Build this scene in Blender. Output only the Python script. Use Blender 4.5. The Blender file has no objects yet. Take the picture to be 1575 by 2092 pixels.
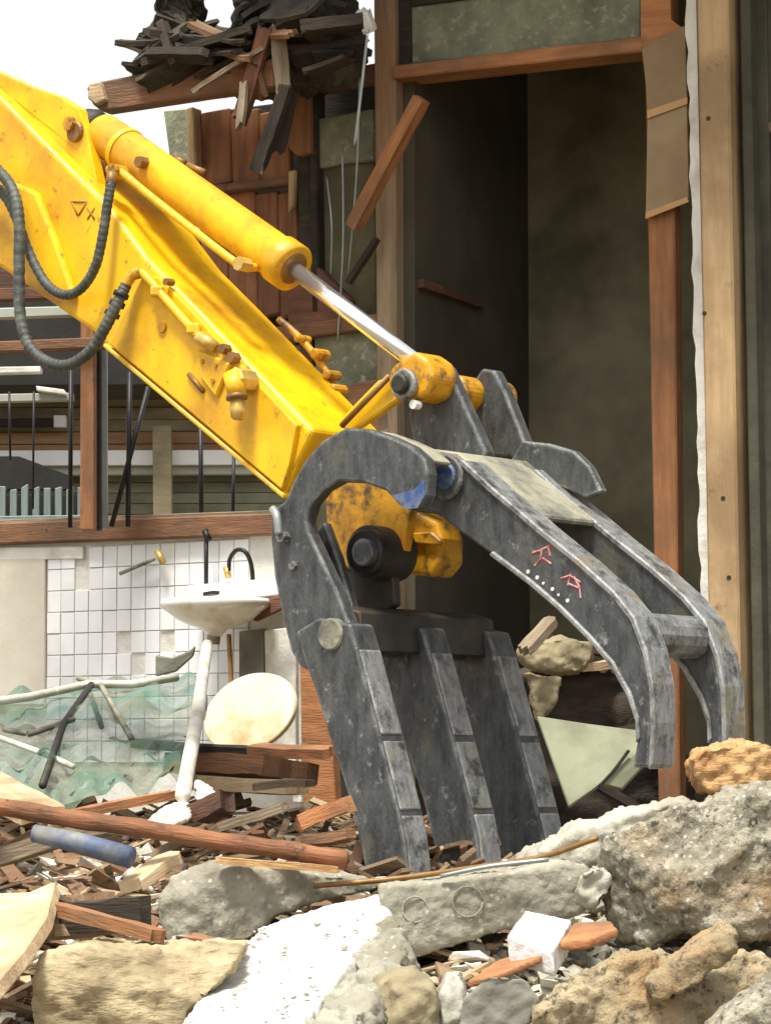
import bpy, bmesh, math, random
from mathutils import Vector, Matrix, noise
R = math.radians
random.seed(7)
scene = bpy.context.scene
col = scene.collection

# ------------------------------------------------------------------ camera
F, CX, CY, CAMH, PITCH = 6000.0, 787.5, 1046.0, 0.8, R(5.0)
cam = bpy.data.cameras.new('camera')
cam.sensor_fit = 'VERTICAL'; cam.sensor_height = 24.0; cam.lens = F / 2092.0 * 24.0
cam.clip_start = 0.1; cam.clip_end = 2000
camo = bpy.data.objects.new('camera', cam); col.objects.link(camo)
camo.location = (0, 0, CAMH); camo.rotation_euler = (R(90) + PITCH, 0, 0)
scene.camera = camo

# ------------------------------------------------------------------ sky, sun, exposure
SUN_EL, SUN_AZ = 68.0, 205.0          # sun stands behind the camera, to its left (azimuth from +Y clockwise)
world = bpy.data.worlds.new('World'); scene.world = world; world.use_nodes = True
wn = world.node_tree.nodes; wl = world.node_tree.links
for n in list(wn): wn.remove(n)
sky = wn.new('ShaderNodeTexSky'); sky.sky_type = 'NISHITA'; sky.sun_disc = False
sky.sun_elevation = R(SUN_EL); sky.sun_rotation = R(SUN_AZ)
sky.air_density = 1.0; sky.dust_density = 2.6; sky.ozone_density = 1.0
hsv = wn.new('ShaderNodeHueSaturation'); hsv.inputs['Saturation'].default_value = 0.06   # hazy white sky
bg = wn.new('ShaderNodeBackground'); bg.inputs['Strength'].default_value = 0.15
wo = wn.new('ShaderNodeOutputWorld')
wl.new(sky.outputs[0], hsv.inputs['Color']); wl.new(hsv.outputs[0], bg.inputs[0]); wl.new(bg.outputs[0], wo.inputs[0])
sl = bpy.data.lights.new('sun', 'SUN'); sl.energy = 3.3; sl.angle = R(12); sl.color = (1.0, 0.95, 0.86)
so = bpy.data.objects.new('sun', sl); col.objects.link(so)
az, el = R(SUN_AZ), R(SUN_EL)
sdir = Vector((math.sin(az) * math.cos(el), math.cos(az) * math.cos(el), math.sin(el)))
so.rotation_euler = sdir.to_track_quat('Z', 'Y').to_euler(); so.location = (-3, -2, 8)
scene.view_settings.view_transform = 'Standard'; scene.view_settings.look = 'None'
scene.view_settings.exposure = 0.76; scene.view_settings.gamma = 1.0
scene.view_settings.use_curve_mapping = False
scene.render.resolution_x = 770; scene.render.resolution_y = 1024

# ------------------------------------------------------------------ materials
def srgb(r, g, b):
    f = lambda c: (c / 255 / 12.92) if c / 255 <= 0.04045 else ((c / 255 + 0.055) / 1.055) ** 2.4
    return (f(r), f(g), f(b), 1.0)
MATS = {}
def M(name, c1, c2, scale=6.0, stretch=(1, 1, 1), rough=0.8, metal=0.0, bump=0.3, bscale=40.0, c3=None, s3=3.0, t3=0.6, w3=0.12,
      rand=0.0, speck=None, spec=0.5, detail=6.0, contrast=(0.3, 0.7), rvar=0.0, c4=None, s4=12.0, t4=0.66, w4=0.05, edge=None):
    m = bpy.data.materials.new(name); m.use_nodes = True; nt = m.node_tree; N = nt.nodes; L = nt.links
    b = N['Principled BSDF']
    tc = N.new('ShaderNodeTexCoord'); mp = N.new('ShaderNodeMapping'); mp.inputs['Scale'].default_value = stretch
    oi = N.new('ShaderNodeObjectInfo')
    off = N.new('ShaderNodeVectorMath'); off.operation = 'SCALE'; off.inputs[0].default_value = (17, 31, 23)
    L.new(oi.outputs['Random'], off.inputs['Scale'])
    add = N.new('ShaderNodeVectorMath'); add.operation = 'ADD'
    L.new(tc.outputs['Object'], add.inputs[0]); L.new(off.outputs[0], add.inputs[1])
    L.new(add.outputs[0], mp.inputs['Vector'])
    def nz(sc, det=detail, vec=mp.outputs[0], rg=0.6):
        n = N.new('ShaderNodeTexNoise'); n.inputs['Scale'].default_value = sc; n.inputs['Detail'].default_value = det
        n.inputs['Roughness'].default_value = rg; L.new(vec, n.inputs['Vector']); return n
    def ramp(fac, lo, hi, a=(0, 0, 0, 1), c=(1, 1, 1, 1)):
        r = N.new('ShaderNodeValToRGB'); r.color_ramp.elements[0].position = lo; r.color_ramp.elements[1].position = hi
        r.color_ramp.elements[0].color = a; r.color_ramp.elements[1].color = c; L.new(fac, r.inputs[0]); return r
    def mix(fac, a, c):
        x = N.new('ShaderNodeMix'); x.data_type = 'RGBA'; L.new(fac, x.inputs[0])
        if isinstance(a, tuple): x.inputs[6].default_value = a
        else: L.new(a, x.inputs[6])
        if isinstance(c, tuple): x.inputs[7].default_value = c
        else: L.new(c, x.inputs[7])
        return x.outputs[2]
    base = ramp(nz(scale).outputs[0], contrast[0], contrast[1], c1, c2).outputs[0]
    if c3:
        base = mix(ramp(nz(s3, 5, add.outputs[0]).outputs[0], t3 - w3, t3 + w3).outputs[0], base, c3)
    if c4:
        base = mix(ramp(nz(s4, 8, add.outputs[0], 0.7).outputs[0], t4 - w4, t4 + w4).outputs[0], base, c4)
    if speck:
        vo = N.new('ShaderNodeTexVoronoi'); vo.inputs['Scale'].default_value = speck[1]; L.new(add.outputs[0], vo.inputs['Vector'])
        sr = ramp(vo.outputs['Distance'], speck[2], speck[2] + 0.08, (1, 1, 1, 1), (0, 0, 0, 1))
        vm = N.new('ShaderNodeMath'); vm.operation = 'MULTIPLY'
        L.new(sr.outputs[0], vm.inputs[0]); L.new(vo.outputs['Color'], vm.inputs[1])
        base = mix(vm.outputs[0], base, speck[0])
    if rand:
        mr = N.new('ShaderNodeMapRange'); mr.inputs[3].default_value = 1 - rand; mr.inputs[4].default_value = 1 + rand
        L.new(oi.outputs['Random'], mr.inputs[0])
        hs = N.new('ShaderNodeHueSaturation'); L.new(mr.outputs[0], hs.inputs['Value']); L.new(base, hs.inputs['Color']); base = hs.outputs[0]
    if edge:
        bv = N.new('ShaderNodeBevel'); bv.samples = 4; bv.inputs['Radius'].default_value = edge[1]
        ge = N.new('ShaderNodeNewGeometry'); dt = N.new('ShaderNodeVectorMath'); dt.operation = 'DOT_PRODUCT'
        L.new(bv.outputs[0], dt.inputs[0]); L.new(ge.outputs['Normal'], dt.inputs[1])
        er = ramp(dt.outputs['Value'], 0.80, 0.97, (1, 1, 1, 1), (0, 0, 0, 1))
        em = N.new('ShaderNodeMath'); em.operation = 'MULTIPLY'
        L.new(er.outputs[0], em.inputs[0]); L.new(ramp(nz(16, 6, add.outputs[0], 0.7).outputs[0], 0.42, 0.6).outputs[0], em.inputs[1])
        base = mix(em.outputs[0], base, edge[0])
    L.new(base, b.inputs['Base Color'])
    b.inputs['Roughness'].default_value = rough; b.inputs['Metallic'].default_value = metal
    b.inputs['Specular IOR Level'].default_value = spec
    if rvar:
        rr = N.new('ShaderNodeMapRange'); rr.inputs[3].default_value = max(0.05, rough - rvar); rr.inputs[4].default_value = min(1, rough + rvar)
        L.new(nz(scale * 2.3).outputs[0], rr.inputs[0]); L.new(rr.outputs[0], b.inputs['Roughness'])
    if bump:
        bn = nz(bscale, 8); bp = N.new('ShaderNodeBump'); bp.inputs['Strength'].default_value = bump; bp.inputs['Distance'].default_value = 0.01
        L.new(bn.outputs[0], bp.inputs['Height']); L.new(bp.outputs[0], b.inputs['Normal'])
    MATS[name] = m; return m

GX = (1.0, 9, 9)     # grain along local x
GZ = (9, 9, 1.0)     # grain along local z
M('yellow', srgb(226, 170, 6), srgb(242, 192, 10), 5, (3, 3, 1), rough=0.45, bump=0.12, bscale=60, c3=srgb(184, 132, 22), s3=5, t3=0.57, w3=0.12, rvar=0.16, c4=srgb(132, 98, 44), s4=34, t4=0.65, w4=0.05, edge=(srgb(252, 212, 70), 0.012))  # edge tint paints a lighter highlight along the edges
M('yellow_dirty', srgb(196, 138, 14), srgb(214, 158, 28), 9, rough=0.5, bump=0.15, bscale=60, c3=srgb(110, 76, 30), s3=11, t3=0.56, w3=0.1, c4=srgb(58, 48, 36), s4=22, t4=0.6, w4=0.08)
M('steel', srgb(50, 53, 54), srgb(92, 94, 93), 12, (4, 4, 1.2), rough=0.46, metal=0.35, bump=0.35, bscale=60, c3=srgb(108, 104, 88), s3=7, t3=0.66, w3=0.1, c4=srgb(146, 147, 145), s4=30, t4=0.65, w4=0.06, rvar=0.18, edge=(srgb(196, 195, 190), 0.014))
M('steel_worn_lit', srgb(104, 107, 109), srgb(156, 157, 154), 16, (4, 4, 1.2), rough=0.42, metal=0.3, bump=0.4, bscale=60, c3=srgb(138, 126, 98), s3=12, t3=0.62, w3=0.08, c4=srgb(62, 62, 60), s4=18, t4=0.57, w4=0.07, rvar=0.18, edge=(srgb(212, 210, 204), 0.010))  # paler than steel: wear plus light on upper edges, put into the colour
M('steel_dark', srgb(38, 38, 34), srgb(58, 56, 50), 16, rough=0.6, metal=0.3, bump=0.25, c3=srgb(72, 62, 48), s3=10, t3=0.62, w3=0.1)
M('steel_mud', srgb(128, 126, 108), srgb(162, 158, 136), 12, rough=0.75, metal=0.1, bump=0.4, bscale=50, c3=srgb(94, 93, 86), s3=10, t3=0.58, w3=0.08)
M('chrome', srgb(226, 228, 230), srgb(240, 240, 240), 5, rough=0.16, metal=0.9, bump=0.0)
M('rubber', srgb(44, 50, 46), srgb(66, 72, 66), 30, rough=0.55, bump=0.3, bscale=120, c3=srgb(96, 98, 88), s3=20, t3=0.6)
M('black_metal', srgb(24, 24, 24), srgb(44, 42, 40), 20, rough=0.5, bump=0.1, metal=0.3)
M('brass', srgb(186, 150, 66), srgb(220, 190, 110), 30, rough=0.35, metal=0.5, bump=0.1)
M('fitting_brown', srgb(110, 78, 44), srgb(150, 112, 60), 30, rough=0.5, metal=0.3, bump=0.15)
M('paint_red', srgb(168, 70, 78), srgb(196, 140, 138), 70, rough=0.8, bump=0.1, contrast=(0.42, 0.58))
M('paint_white', srgb(206, 206, 200), srgb(220, 220, 214), 60, rough=0.7, bump=0.1)
M('paint_blue', srgb(50, 76, 128), srgb(98, 108, 124), 50, rough=0.6, bump=0.1, contrast=(0.42, 0.6))
M('decal_brown', srgb(150, 104, 18), srgb(176, 126, 18), 60, rough=0.6, bump=0.0)
# timber
M('wood_brown', srgb(108, 74, 50), srgb(152, 108, 74), 5, GX, 0.78, bump=0.5, bscale=22, c3=srgb(92, 70, 54), s3=4, t3=0.56, rand=0.16, c4=srgb(60, 46, 36), s4=18, t4=0.68)
M('wood_brown_z', srgb(122, 80, 48), srgb(158, 108, 68), 5, GZ, 0.78, bump=0.45, bscale=22, c3=srgb(104, 76, 54), s3=4, t3=0.6, rand=0.05, c4=srgb(62, 46, 34), s4=16, t4=0.7)
M('wood_orange', srgb(146, 94, 56), srgb(190, 132, 84), 5, GX, 0.78, bump=0.45, bscale=22, c3=srgb(122, 90, 64), s3=5, t3=0.56, rand=0.14)
M('wood_pole', srgb(116, 74, 46), srgb(160, 106, 68), 6, GX, 0.75, bump=0.6, bscale=20, c3=srgb(96, 64, 42), s3=7, t3=0.56, c4=srgb(70, 52, 38), s4=22, t4=0.64)
M('wood_pale_z', srgb(170, 140, 100), srgb(200, 172, 130), 4, GZ, 0.8, bump=0.4, bscale=20, c3=srgb(146, 120, 86), s3=3.0, t3=0.54, w3=0.1, c4=srgb(112, 92, 68), s4=9, t4=0.66, w4=0.05)
M('wood_pale', srgb(176, 150, 114), srgb(212, 188, 150), 5, GX, 0.8, bump=0.45, bscale=22, c3=srgb(142, 116, 84), s3=5, t3=0.56, rand=0.18, c4=srgb(112, 92, 68), s4=18, t4=0.66)
M('wood_grey_z', srgb(124, 104, 80), srgb(164, 144, 116), 5, GZ, 0.8, bump=0.5, bscale=22, c3=srgb(150, 98, 60), s3=1.6, t3=0.52, w3=0.14)
M('wood_grey', srgb(106, 92, 74), srgb(150, 134, 110), 5, GX, 0.85, bump=0.5, bscale=22, c3=srgb(78, 64, 50), s3=5, t3=0.6, rand=0.18)
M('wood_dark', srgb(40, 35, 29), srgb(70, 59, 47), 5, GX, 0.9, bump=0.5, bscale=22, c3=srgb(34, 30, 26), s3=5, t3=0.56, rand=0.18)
M('wood_red', srgb(92, 58, 42), srgb(128, 84, 60), 5, GX, 0.85, bump=0.45, bscale=22, c3=srgb(74, 54, 44), s3=4, t3=0.54, rand=0.16)
M('wood_raw', srgb(180, 138, 88), srgb(212, 176, 124), 5, GX, 0.85, bump=0.7, bscale=24, c3=srgb(146, 102, 62), s3=10, t3=0.54)
M('cardboard', srgb(134, 114, 84), srgb(154, 134, 102), 4, rough=0.85, bump=0.15, c3=srgb(118, 92, 62), s3=3, t3=0.6)
M('board_tape', srgb(174, 134, 86), srgb(190, 150, 100), 8, rough=0.7, bump=0.1)
M('roof_dark', srgb(36, 34, 30), srgb(66, 60, 50), 14, rough=0.95, bump=0.8, bscale=50, c3=srgb(88, 82, 58), s3=6, t3=0.62)
# walls
M('plaster_olive', srgb(92, 88, 66), srgb(122, 118, 92), 7, rough=0.95, bump=0.3, bscale=60, c3=srgb(74, 68, 48), s3=3, t3=0.55)
M('plaster_green', srgb(118, 122, 100), srgb(146, 148, 122), 22, rough=0.95, bump=0.4, bscale=90, c3=srgb(100, 104, 86), s3=8, t3=0.56, c4=srgb(158, 158, 138), s4=40, t4=0.6)
M('plaster_white', srgb(214, 212, 202), srgb(234, 232, 224), 12, rough=0.9, bump=0.4, bscale=40, c3=srgb(180, 174, 160), s3=8, t3=0.62)
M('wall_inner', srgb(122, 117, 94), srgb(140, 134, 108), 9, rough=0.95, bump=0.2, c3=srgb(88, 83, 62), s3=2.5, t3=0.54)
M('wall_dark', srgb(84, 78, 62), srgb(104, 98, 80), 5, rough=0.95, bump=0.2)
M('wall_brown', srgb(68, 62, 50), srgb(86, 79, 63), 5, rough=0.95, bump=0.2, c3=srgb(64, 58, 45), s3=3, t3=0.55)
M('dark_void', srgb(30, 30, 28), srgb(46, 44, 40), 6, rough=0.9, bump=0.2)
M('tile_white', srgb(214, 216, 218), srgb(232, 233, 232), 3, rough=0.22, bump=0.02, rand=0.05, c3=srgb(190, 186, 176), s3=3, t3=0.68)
M('mortar', srgb(200, 198, 190), srgb(220, 218, 211), 18, rough=0.95, bump=0.4, bscale=60, c3=srgb(182, 174, 152), s3=9, t3=0.64)
M('beige_panel', srgb(182, 176, 160), srgb(200, 194, 180), 4, rough=0.8, bump=0.1, c3=srgb(164, 146, 118), s3=2.5, t3=0.6)
M('ceramic', srgb(232, 230, 220), srgb(240, 238, 230), 5, rough=0.15, bump=0.0, c3=srgb(190, 172, 140), s3=9, t3=0.64, w3=0.1)
M('cream', srgb(216, 202, 164), srgb(232, 220, 186), 5, rough=0.6, bump=0.15, c3=srgb(190, 156, 108), s3=6, t3=0.6, w3=0.1)
M('pipe_white', srgb(206, 202, 188), srgb(224, 220, 208), 8, rough=0.5, bump=0.05, c3=srgb(164, 154, 132), s3=9, t3=0.6)
M('siding', srgb(118, 118, 98), srgb(142, 140, 116), 5, GX, rough=0.85, bump=0.2, rand=0.1, c3=srgb(96, 98, 82), s3=3, t3=0.58)
M('siding_tan', srgb(132, 122, 94), srgb(160, 148, 116), 5, GX, rough=0.85, bump=0.2, rand=0.12, c3=srgb(110, 100, 76), s3=3, t3=0.58)
M('siding_brown', srgb(146, 110, 76), srgb(170, 132, 94), 5, GX, rough=0.85, bump=0.2, rand=0.1)
M('bright_white', srgb(226, 228, 226), srgb(236, 236, 234), 5, rough=0.6, bump=0.05)  # white carries the brightness of a sunlit strip beyond
M('fin_blue', srgb(112, 126, 124), srgb(140, 154, 150), 5, GZ, rough=0.6, bump=0.1, metal=0.1)
M('galv', srgb(138, 146, 142), srgb(162, 168, 164), 10, rough=0.4, metal=0.5, bump=0.05)
M('grey_bar', srgb(150, 154, 142), srgb(172, 174, 160), 6, rough=0.7, bump=0.1)
# rubble
M('concrete', srgb(132, 128, 112), srgb(166, 162, 146), 9, rough=0.95, bump=0.7, bscale=45, c3=srgb(112, 106, 88), s3=6, t3=0.56, speck=(srgb(190, 184, 164), 55, 0.2), c4=srgb(96, 90, 76), s4=30, t4=0.66)
M('concrete_pale', srgb(158, 154, 140), srgb(190, 186, 172), 9, rough=0.95, bump=0.6, bscale=40, c3=srgb(136, 128, 108), s3=6, t3=0.58, c4=srgb(112, 104, 86), s4=22, t4=0.68)
M('white_slab', srgb(182, 180, 173), srgb(212, 210, 204), 9, rough=0.95, bump=0.6, bscale=40, c3=srgb(160, 154, 140), s3=7, t3=0.6, c4=srgb(112, 108, 99), s4=16, t4=0.66, w4=0.05)
M('earth', srgb(128, 114, 88), srgb(180, 164, 132), 20, rough=1.0, bump=1.0, bscale=70, contrast=(0.36, 0.64), c3=srgb(154, 120, 78), s3=5, t3=0.58, w3=0.08, c4=srgb(84, 75, 58), s4=44, t4=0.59, w4=0.05)
M('earth_grey', srgb(116, 110, 93), srgb(166, 160, 141), 20, rough=1.0, bump=1.0, bscale=70, contrast=(0.36, 0.64), c3=srgb(142, 120, 88), s3=4.5, t3=0.62, w3=0.08, c4=srgb(80, 75, 62), s4=44, t4=0.59, w4=0.05, speck=(srgb(186, 182, 170), 70, 0.22))
M('sandstone', srgb(158, 142, 110), srgb(194, 178, 142), 9, (1, 1, 3), rough=1.0, bump=1.0, bscale=26, c3=srgb(128, 114, 86), s3=10, t3=0.56)
M('stone_grey', srgb(108, 106, 96), srgb(138, 136, 124), 8, rough=0.9, bump=0.4, bscale=40, c3=srgb(92, 88, 74), s3=5, t3=0.58)
M('stone_tan', srgb(134, 122, 94), srgb(158, 146, 116), 8, rough=0.95, bump=0.5, bscale=40, c3=srgb(112, 106, 88), s3=5, t3=0.56)
M('terracotta', srgb(160, 98, 64), srgb(190, 132, 92), 12, rough=0.95, bump=0.5, bscale=50, c3=srgb(138, 84, 56), s3=9, t3=0.58, rand=0.12, c4=srgb(190, 176, 154), s4=16, t4=0.64)
M('foam_white', srgb(216, 216, 214), srgb(232, 232, 230), 9, rough=0.9, bump=0.3, bscale=90, c3=srgb(192, 188, 178), s3=14, t3=0.62)
M('board_green', srgb(126, 130, 106), srgb(146, 149, 122), 4, rough=0.85, bump=0.1, c3=srgb(112, 114, 92), s3=6, t3=0.58)
M('blue_plastic', srgb(66, 80, 110), srgb(94, 106, 128), 10, rough=0.6, bump=0.2, bscale=30, c3=srgb(128, 128, 120), s3=12, t3=0.54, w3=0.08)
M('ground', srgb(96, 84, 62), srgb(140, 124, 94), 7, rough=1.0, bump=1.0, bscale=30, c3=srgb(72, 62, 46), s3=2.2, t3=0.54, c4=srgb(168, 156, 128), s4=18, t4=0.62)
M('plaster_bit', srgb(204, 198, 180), srgb(232, 228, 216), 10, rough=0.95, bump=0.5, bscale=50, rand=0.12, c3=srgb(170, 158, 130), s3=9, t3=0.62)
# translucent green netting
nm = M('netting', srgb(44, 88, 78), srgb(86, 120, 100), 9, rough=0.8, bump=0.3, bscale=60, c3=srgb(104, 108, 80), s3=4.0, t3=0.5, w3=0.08, c4=srgb(128, 138, 118), s4=14, t4=0.62)
_nt = nm.node_tree; _b = _nt.nodes['Principled BSDF']
_no = _nt.nodes.new('ShaderNodeTexNoise'); _no.inputs['Scale'].default_value = 7; _no.inputs['Detail'].default_value = 8
_mr = _nt.nodes.new('ShaderNodeMapRange'); _mr.inputs[1].default_value = 0.35; _mr.inputs[2].default_value = 0.65; _mr.inputs[3].default_value = 0.5; _mr.inputs[4].default_value = 0.92
_nt.links.new(_no.outputs[0], _mr.inputs[0]); _nt.links.new(_mr.outputs[0], _b.inputs['Alpha'])
M('wood_dusty', srgb(112, 92, 70), srgb(156, 134, 106), 5, GX, 0.9, bump=0.5, bscale=22, c3=srgb(120, 82, 54), s3=4, t3=0.52, rand=0.25, c4=srgb(72, 60, 46), s4=18, t4=0.64)
M('board_warm', srgb(118, 76, 50), srgb(156, 106, 72), 5, GZ, 0.85, bump=0.5, bscale=22, c3=srgb(92, 64, 46), s3=4, t3=0.56, rand=0.18, c4=srgb(60, 46, 36), s4=16, t4=0.66)
M('wall_far', srgb(72, 70, 58), srgb(92, 90, 74), 9, rough=0.95, bump=0.3, c3=srgb(58, 56, 46), s3=4, t3=0.55)

# ------------------------------------------------------------------ projection frames and mesh helpers
def ray(px, py):
    x = (px - CX) / F; y = -(py - CY) / F
    return Vector((x, math.cos(PITCH) - math.sin(PITCH) * y, math.sin(PITCH) + math.cos(PITCH) * y))
CAM = Vector((0, 0, CAMH))
def W(px, py, Y):
    d = ray(px, py); return CAM + d * (Y / d.y)
class Frame:
    """vertical plane through an origin; yaw turns its horizontal axis u; w runs away from the viewer"""
    def __init__(s, o, yaw):
        s.o = Vector(o); a = R(yaw); s.yaw = a
        s.u = Vector((math.cos(a), math.sin(a), 0)); s.w = Vector((-math.sin(a), math.cos(a), 0))
    def P(s, px, py, w=0.0):
        d = ray(px, py); t = ((s.o - CAM).dot(s.w) + w) / d.dot(s.w); return CAM + d * t
ARM = Frame(W(745, 1130, 6.0), -40)
FAC = Frame((0.03, 7.6, 0), -26)
SIL = Frame(W(0, 1105, 10.4), -33)
YF = lambda y: Frame((0, y, 0), 0)

WM = {}
def reg(o, m, parent):
    if parent is not None:
        o.parent = parent; o.matrix_parent_inverse = WM[parent.name].inverted()
    o.matrix_basis = m; WM[o.name] = m; col.objects.link(o); return o
def tag(o, label=None, cat=None, group=None, kind=None):
    if label: o['label'] = label
    if cat: o['category'] = cat
    if group: o['group'] = group
    if kind: o['kind'] = kind
    return o
def empty(name, loc):
    o = bpy.data.objects.new(name, None); o.empty_display_size = 0.1
    return reg(o, Matrix.Translation(Vector(loc)), None)

class MB:
    def __init__(s): s.v = []; s.f = []
    def add(s, vs, fs):
        n = len(s.v); s.v += [Vector(v) for v in vs]; s.f += [tuple(i + n for i in f) for f in fs]; return s
    def prism(s, pts, vec):
        n = len(pts); vec = Vector(vec)
        vs = [Vector(p) for p in pts] + [Vector(p) + vec for p in pts]
        fs = [tuple(range(n)), tuple(range(2 * n - 1, n - 1, -1))] + [(i, i + n, (i + 1) % n + n, (i + 1) % n) for i in range(n)]
        return s.add(vs, fs)
    def hexa(s, a, b):        # two quads
        vs = list(a) + list(b)
        return s.add(vs, [(0, 1, 2, 3), (7, 6, 5, 4)] + [(i, i + 4, (i + 1) % 4 + 4, (i + 1) % 4) for i in range(4)])
    def box(s, c, sx, sy, sz):
        c = Vector(c); q = lambda z: [c + Vector((x * sx / 2, y * sy / 2, z)) for x, y in ((-1, -1), (1, -1), (1, 1), (-1, 1))]
        return s.hexa(q(-sz / 2), q(sz / 2))
    def tube(s, path, r, seg=10, cap=True):
        path = [Vector(p) for p in path]; n = len(path); rr = r if isinstance(r, (list, tuple)) else [r] * n
        up = None; base = len(s.v)
        for i, p in enumerate(path):
            t = (path[min(i + 1, n - 1)] - path[max(i - 1, 0)]).normalized()
            if up is None: up = Vector((0, 0, 1)) if abs(t.z) < 0.9 else Vector((1, 0, 0))
            a = t.cross(up).normalized(); up = a.cross(t).normalized()
            for k in range(seg):
                an = 2 * math.pi * k / seg
                s.v.append(p + (a * math.cos(an) + up * math.sin(an)) * rr[i])
        for i in range(n - 1):
            for k in range(seg):
                k2 = (k + 1) % seg
                s.f.append((base + i * seg + k, base + i * seg + k2, base + (i + 1) * seg + k2, base + (i + 1) * seg + k))
        if cap:
            s.f.append(tuple(base + k for k in range(seg - 1, -1, -1)))
            s.f.append(tuple(base + (n - 1) * seg + k for k in range(seg)))
        return s
    def build(s, name, mat, parent=None, mtx=None, bevel=0.0, bseg=1, smooth=False, voxel=0.0, disp=(), cuts=0):
        """verts are world coordinates; mtx gives the object's own axes and origin"""
        if mtx is None:
            xs = [v.x for v in s.v]; ys = [v.y for v in s.v]; zs = [v.z for v in s.v]
            mtx = Matrix.Translation(((min(xs) + max(xs)) / 2, (min(ys) + max(ys)) / 2, min(zs)))
        inv = mtx.inverted()
        bm = bmesh.new(); vs = [bm.verts.new(inv @ v) for v in s.v]
        for f in s.f:
            try: bm.faces.new([vs[i] for i in f])
            except ValueError: pass
        bmesh.ops.recalc_face_normals(bm, faces=bm.faces)
        if bevel:
            bmesh.ops.bevel(bm, geom=[e for e in bm.edges if e.calc_face_angle(0) > 0.5], offset=bevel, segments=bseg, affect='EDGES', clamp_overlap=True, profile=0.5)
        if cuts:            # planar fracture faces
            cr = random.Random(len(s.v) * 7 + cuts)
            for _ in range(cuts):
                nrm = Vector((cr.uniform(-1, 1), -1.0 if cr.random() < 0.75 else 0.2, cr.uniform(-.3, 1.0))).normalized()
                ds = [v.co.dot(nrm) for v in bm.verts]; hi, lo = max(ds), min(ds)
                bmesh.ops.bisect_plane(bm, geom=bm.verts[:] + bm.edges[:] + bm.faces[:], plane_co=nrm * (hi - (hi - lo) * cr.uniform(0.03, 0.11)), plane_no=nrm, clear_outer=True)
                bmesh.ops.holes_fill(bm, edges=[e for e in bm.edges if e.is_boundary], sides=0)
        me = bpy.data.meshes.new(name); bm.to_mesh(me); bm.free()
        me.materials.append(MATS[mat])
        o = bpy.data.objects.new(name, me)
        if voxel:
            tmp = bpy.data.objects.new('tmp', me); col.objects.link(tmp)
            rm = tmp.modifiers.new('r', 'REMESH'); rm.mode = 'VOXEL'; rm.voxel_size = voxel
            dg = bpy.context.evaluated_depsgraph_get()
            me2 = bpy.data.meshes.new_from_object(tmp.evaluated_get(dg), depsgraph=dg)
            bpy.data.objects.remove(tmp)
            b2 = bmesh.new(); b2.from_mesh(me2)
            for _ in range(2): bmesh.ops.smooth_vert(b2, verts=b2.verts, factor=0.5, use_axis_x=True, use_axis_y=True, use_axis_z=True)
            b2.to_mesh(me2); b2.free()
            for (sc, amp, kind) in disp:
                me2.update()
                seed = Vector((random.random() * 50,) * 3)
                nn = [v.normal.copy() for v in me2.vertices]
                for v, nv in zip(me2.vertices, nn):
                    q = v.co * sc + seed
                    if kind == 'f': d = noise.fractal(q, 0.9, 2.1, 4)
                    elif kind == 'c': d = noise.voronoi(q)[0][0] - 0.45
                    elif kind == 'r': d = noise.ridged_multi_fractal(q, 0.9, 2.1, 5, 0.9, 1.6) - 0.9
                    elif kind == 'l':   # layered strata
                        d = math.sin(q.z * 6.0 + 2.5 * noise.noise(q * 0.6)) * 0.5 + 0.5 * noise.noise(q)
                    else: d = noise.noise(q)
                    v.co += nv * d * amp
            me2.name = name; o.data = me2
            if not me2.materials: me2.materials.append(MATS[mat])
        if smooth:
            for p in o.data.polygons: p.use_smooth = True
        return reg(o, mtx, parent)
def frame_mtx(fr, pts):
    c = sum((Vector(p) for p in pts), Vector()) / len(pts)
    c.z = min(Vector(p).z for p in pts)
    return Matrix.Translation(c) @ Matrix.Rotation(fr.yaw, 4, 'Z')
def plate(name, fr, px, w0, w1, mat, parent=None, bevel=0.004, bseg=1, shift=0.0, **k):
    """outline on the plane w0 of a frame, with thickness to w1; shift slides the solid along w"""
    pts = [fr.P(x, y, w0) + fr.w * shift for x, y in px]
    return MB().prism(pts, fr.w * (w1 - w0)).build(name, mat, parent, frame_mtx(fr, pts), bevel, bseg, **k)
def spline(pts, n=8):
    pts = [Vector(p) for p in pts]; q = [pts[0] * 2 - pts[1]] + pts + [pts[-1] * 2 - pts[-2]]; out = []
    for i in range(1, len(q) - 2):
        for k in range(n):
            t = k / n; a, b, c, d = q[i - 1], q[i], q[i + 1], q[i + 2]
            out.append(0.5 * ((2 * b) + (c - a) * t + (2 * a - 5 * b + 4 * c - d) * t * t + (3 * b - a - 3 * c + d) * t ** 3))
    out.append(pts[-1]); return out
def tube(name, pts, r, mat, parent=None, seg=12, curve=True, cap=True):
    p = spline(pts) if curve and len(pts) > 2 else [Vector(x) for x in pts]
    o = MB().tube(p, r, seg, cap).build(name, mat, parent, None, 0, 1, True)
    return o
def rod_mtx(p, q, roll=0.0):
    p, q = Vector(p), Vector(q); x = (q - p).normalized()
    up = Vector((0, 0, 1)) if abs(x.z) < 0.95 else Vector((0, -1, 0))
    y = up.cross(x).normalized(); z = x.cross(y)
    m = Matrix((x, y, z)).transposed().to_4x4(); m.translation = (p + q) / 2
    return m @ Matrix.Rotation(roll, 4, 'X')
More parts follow.
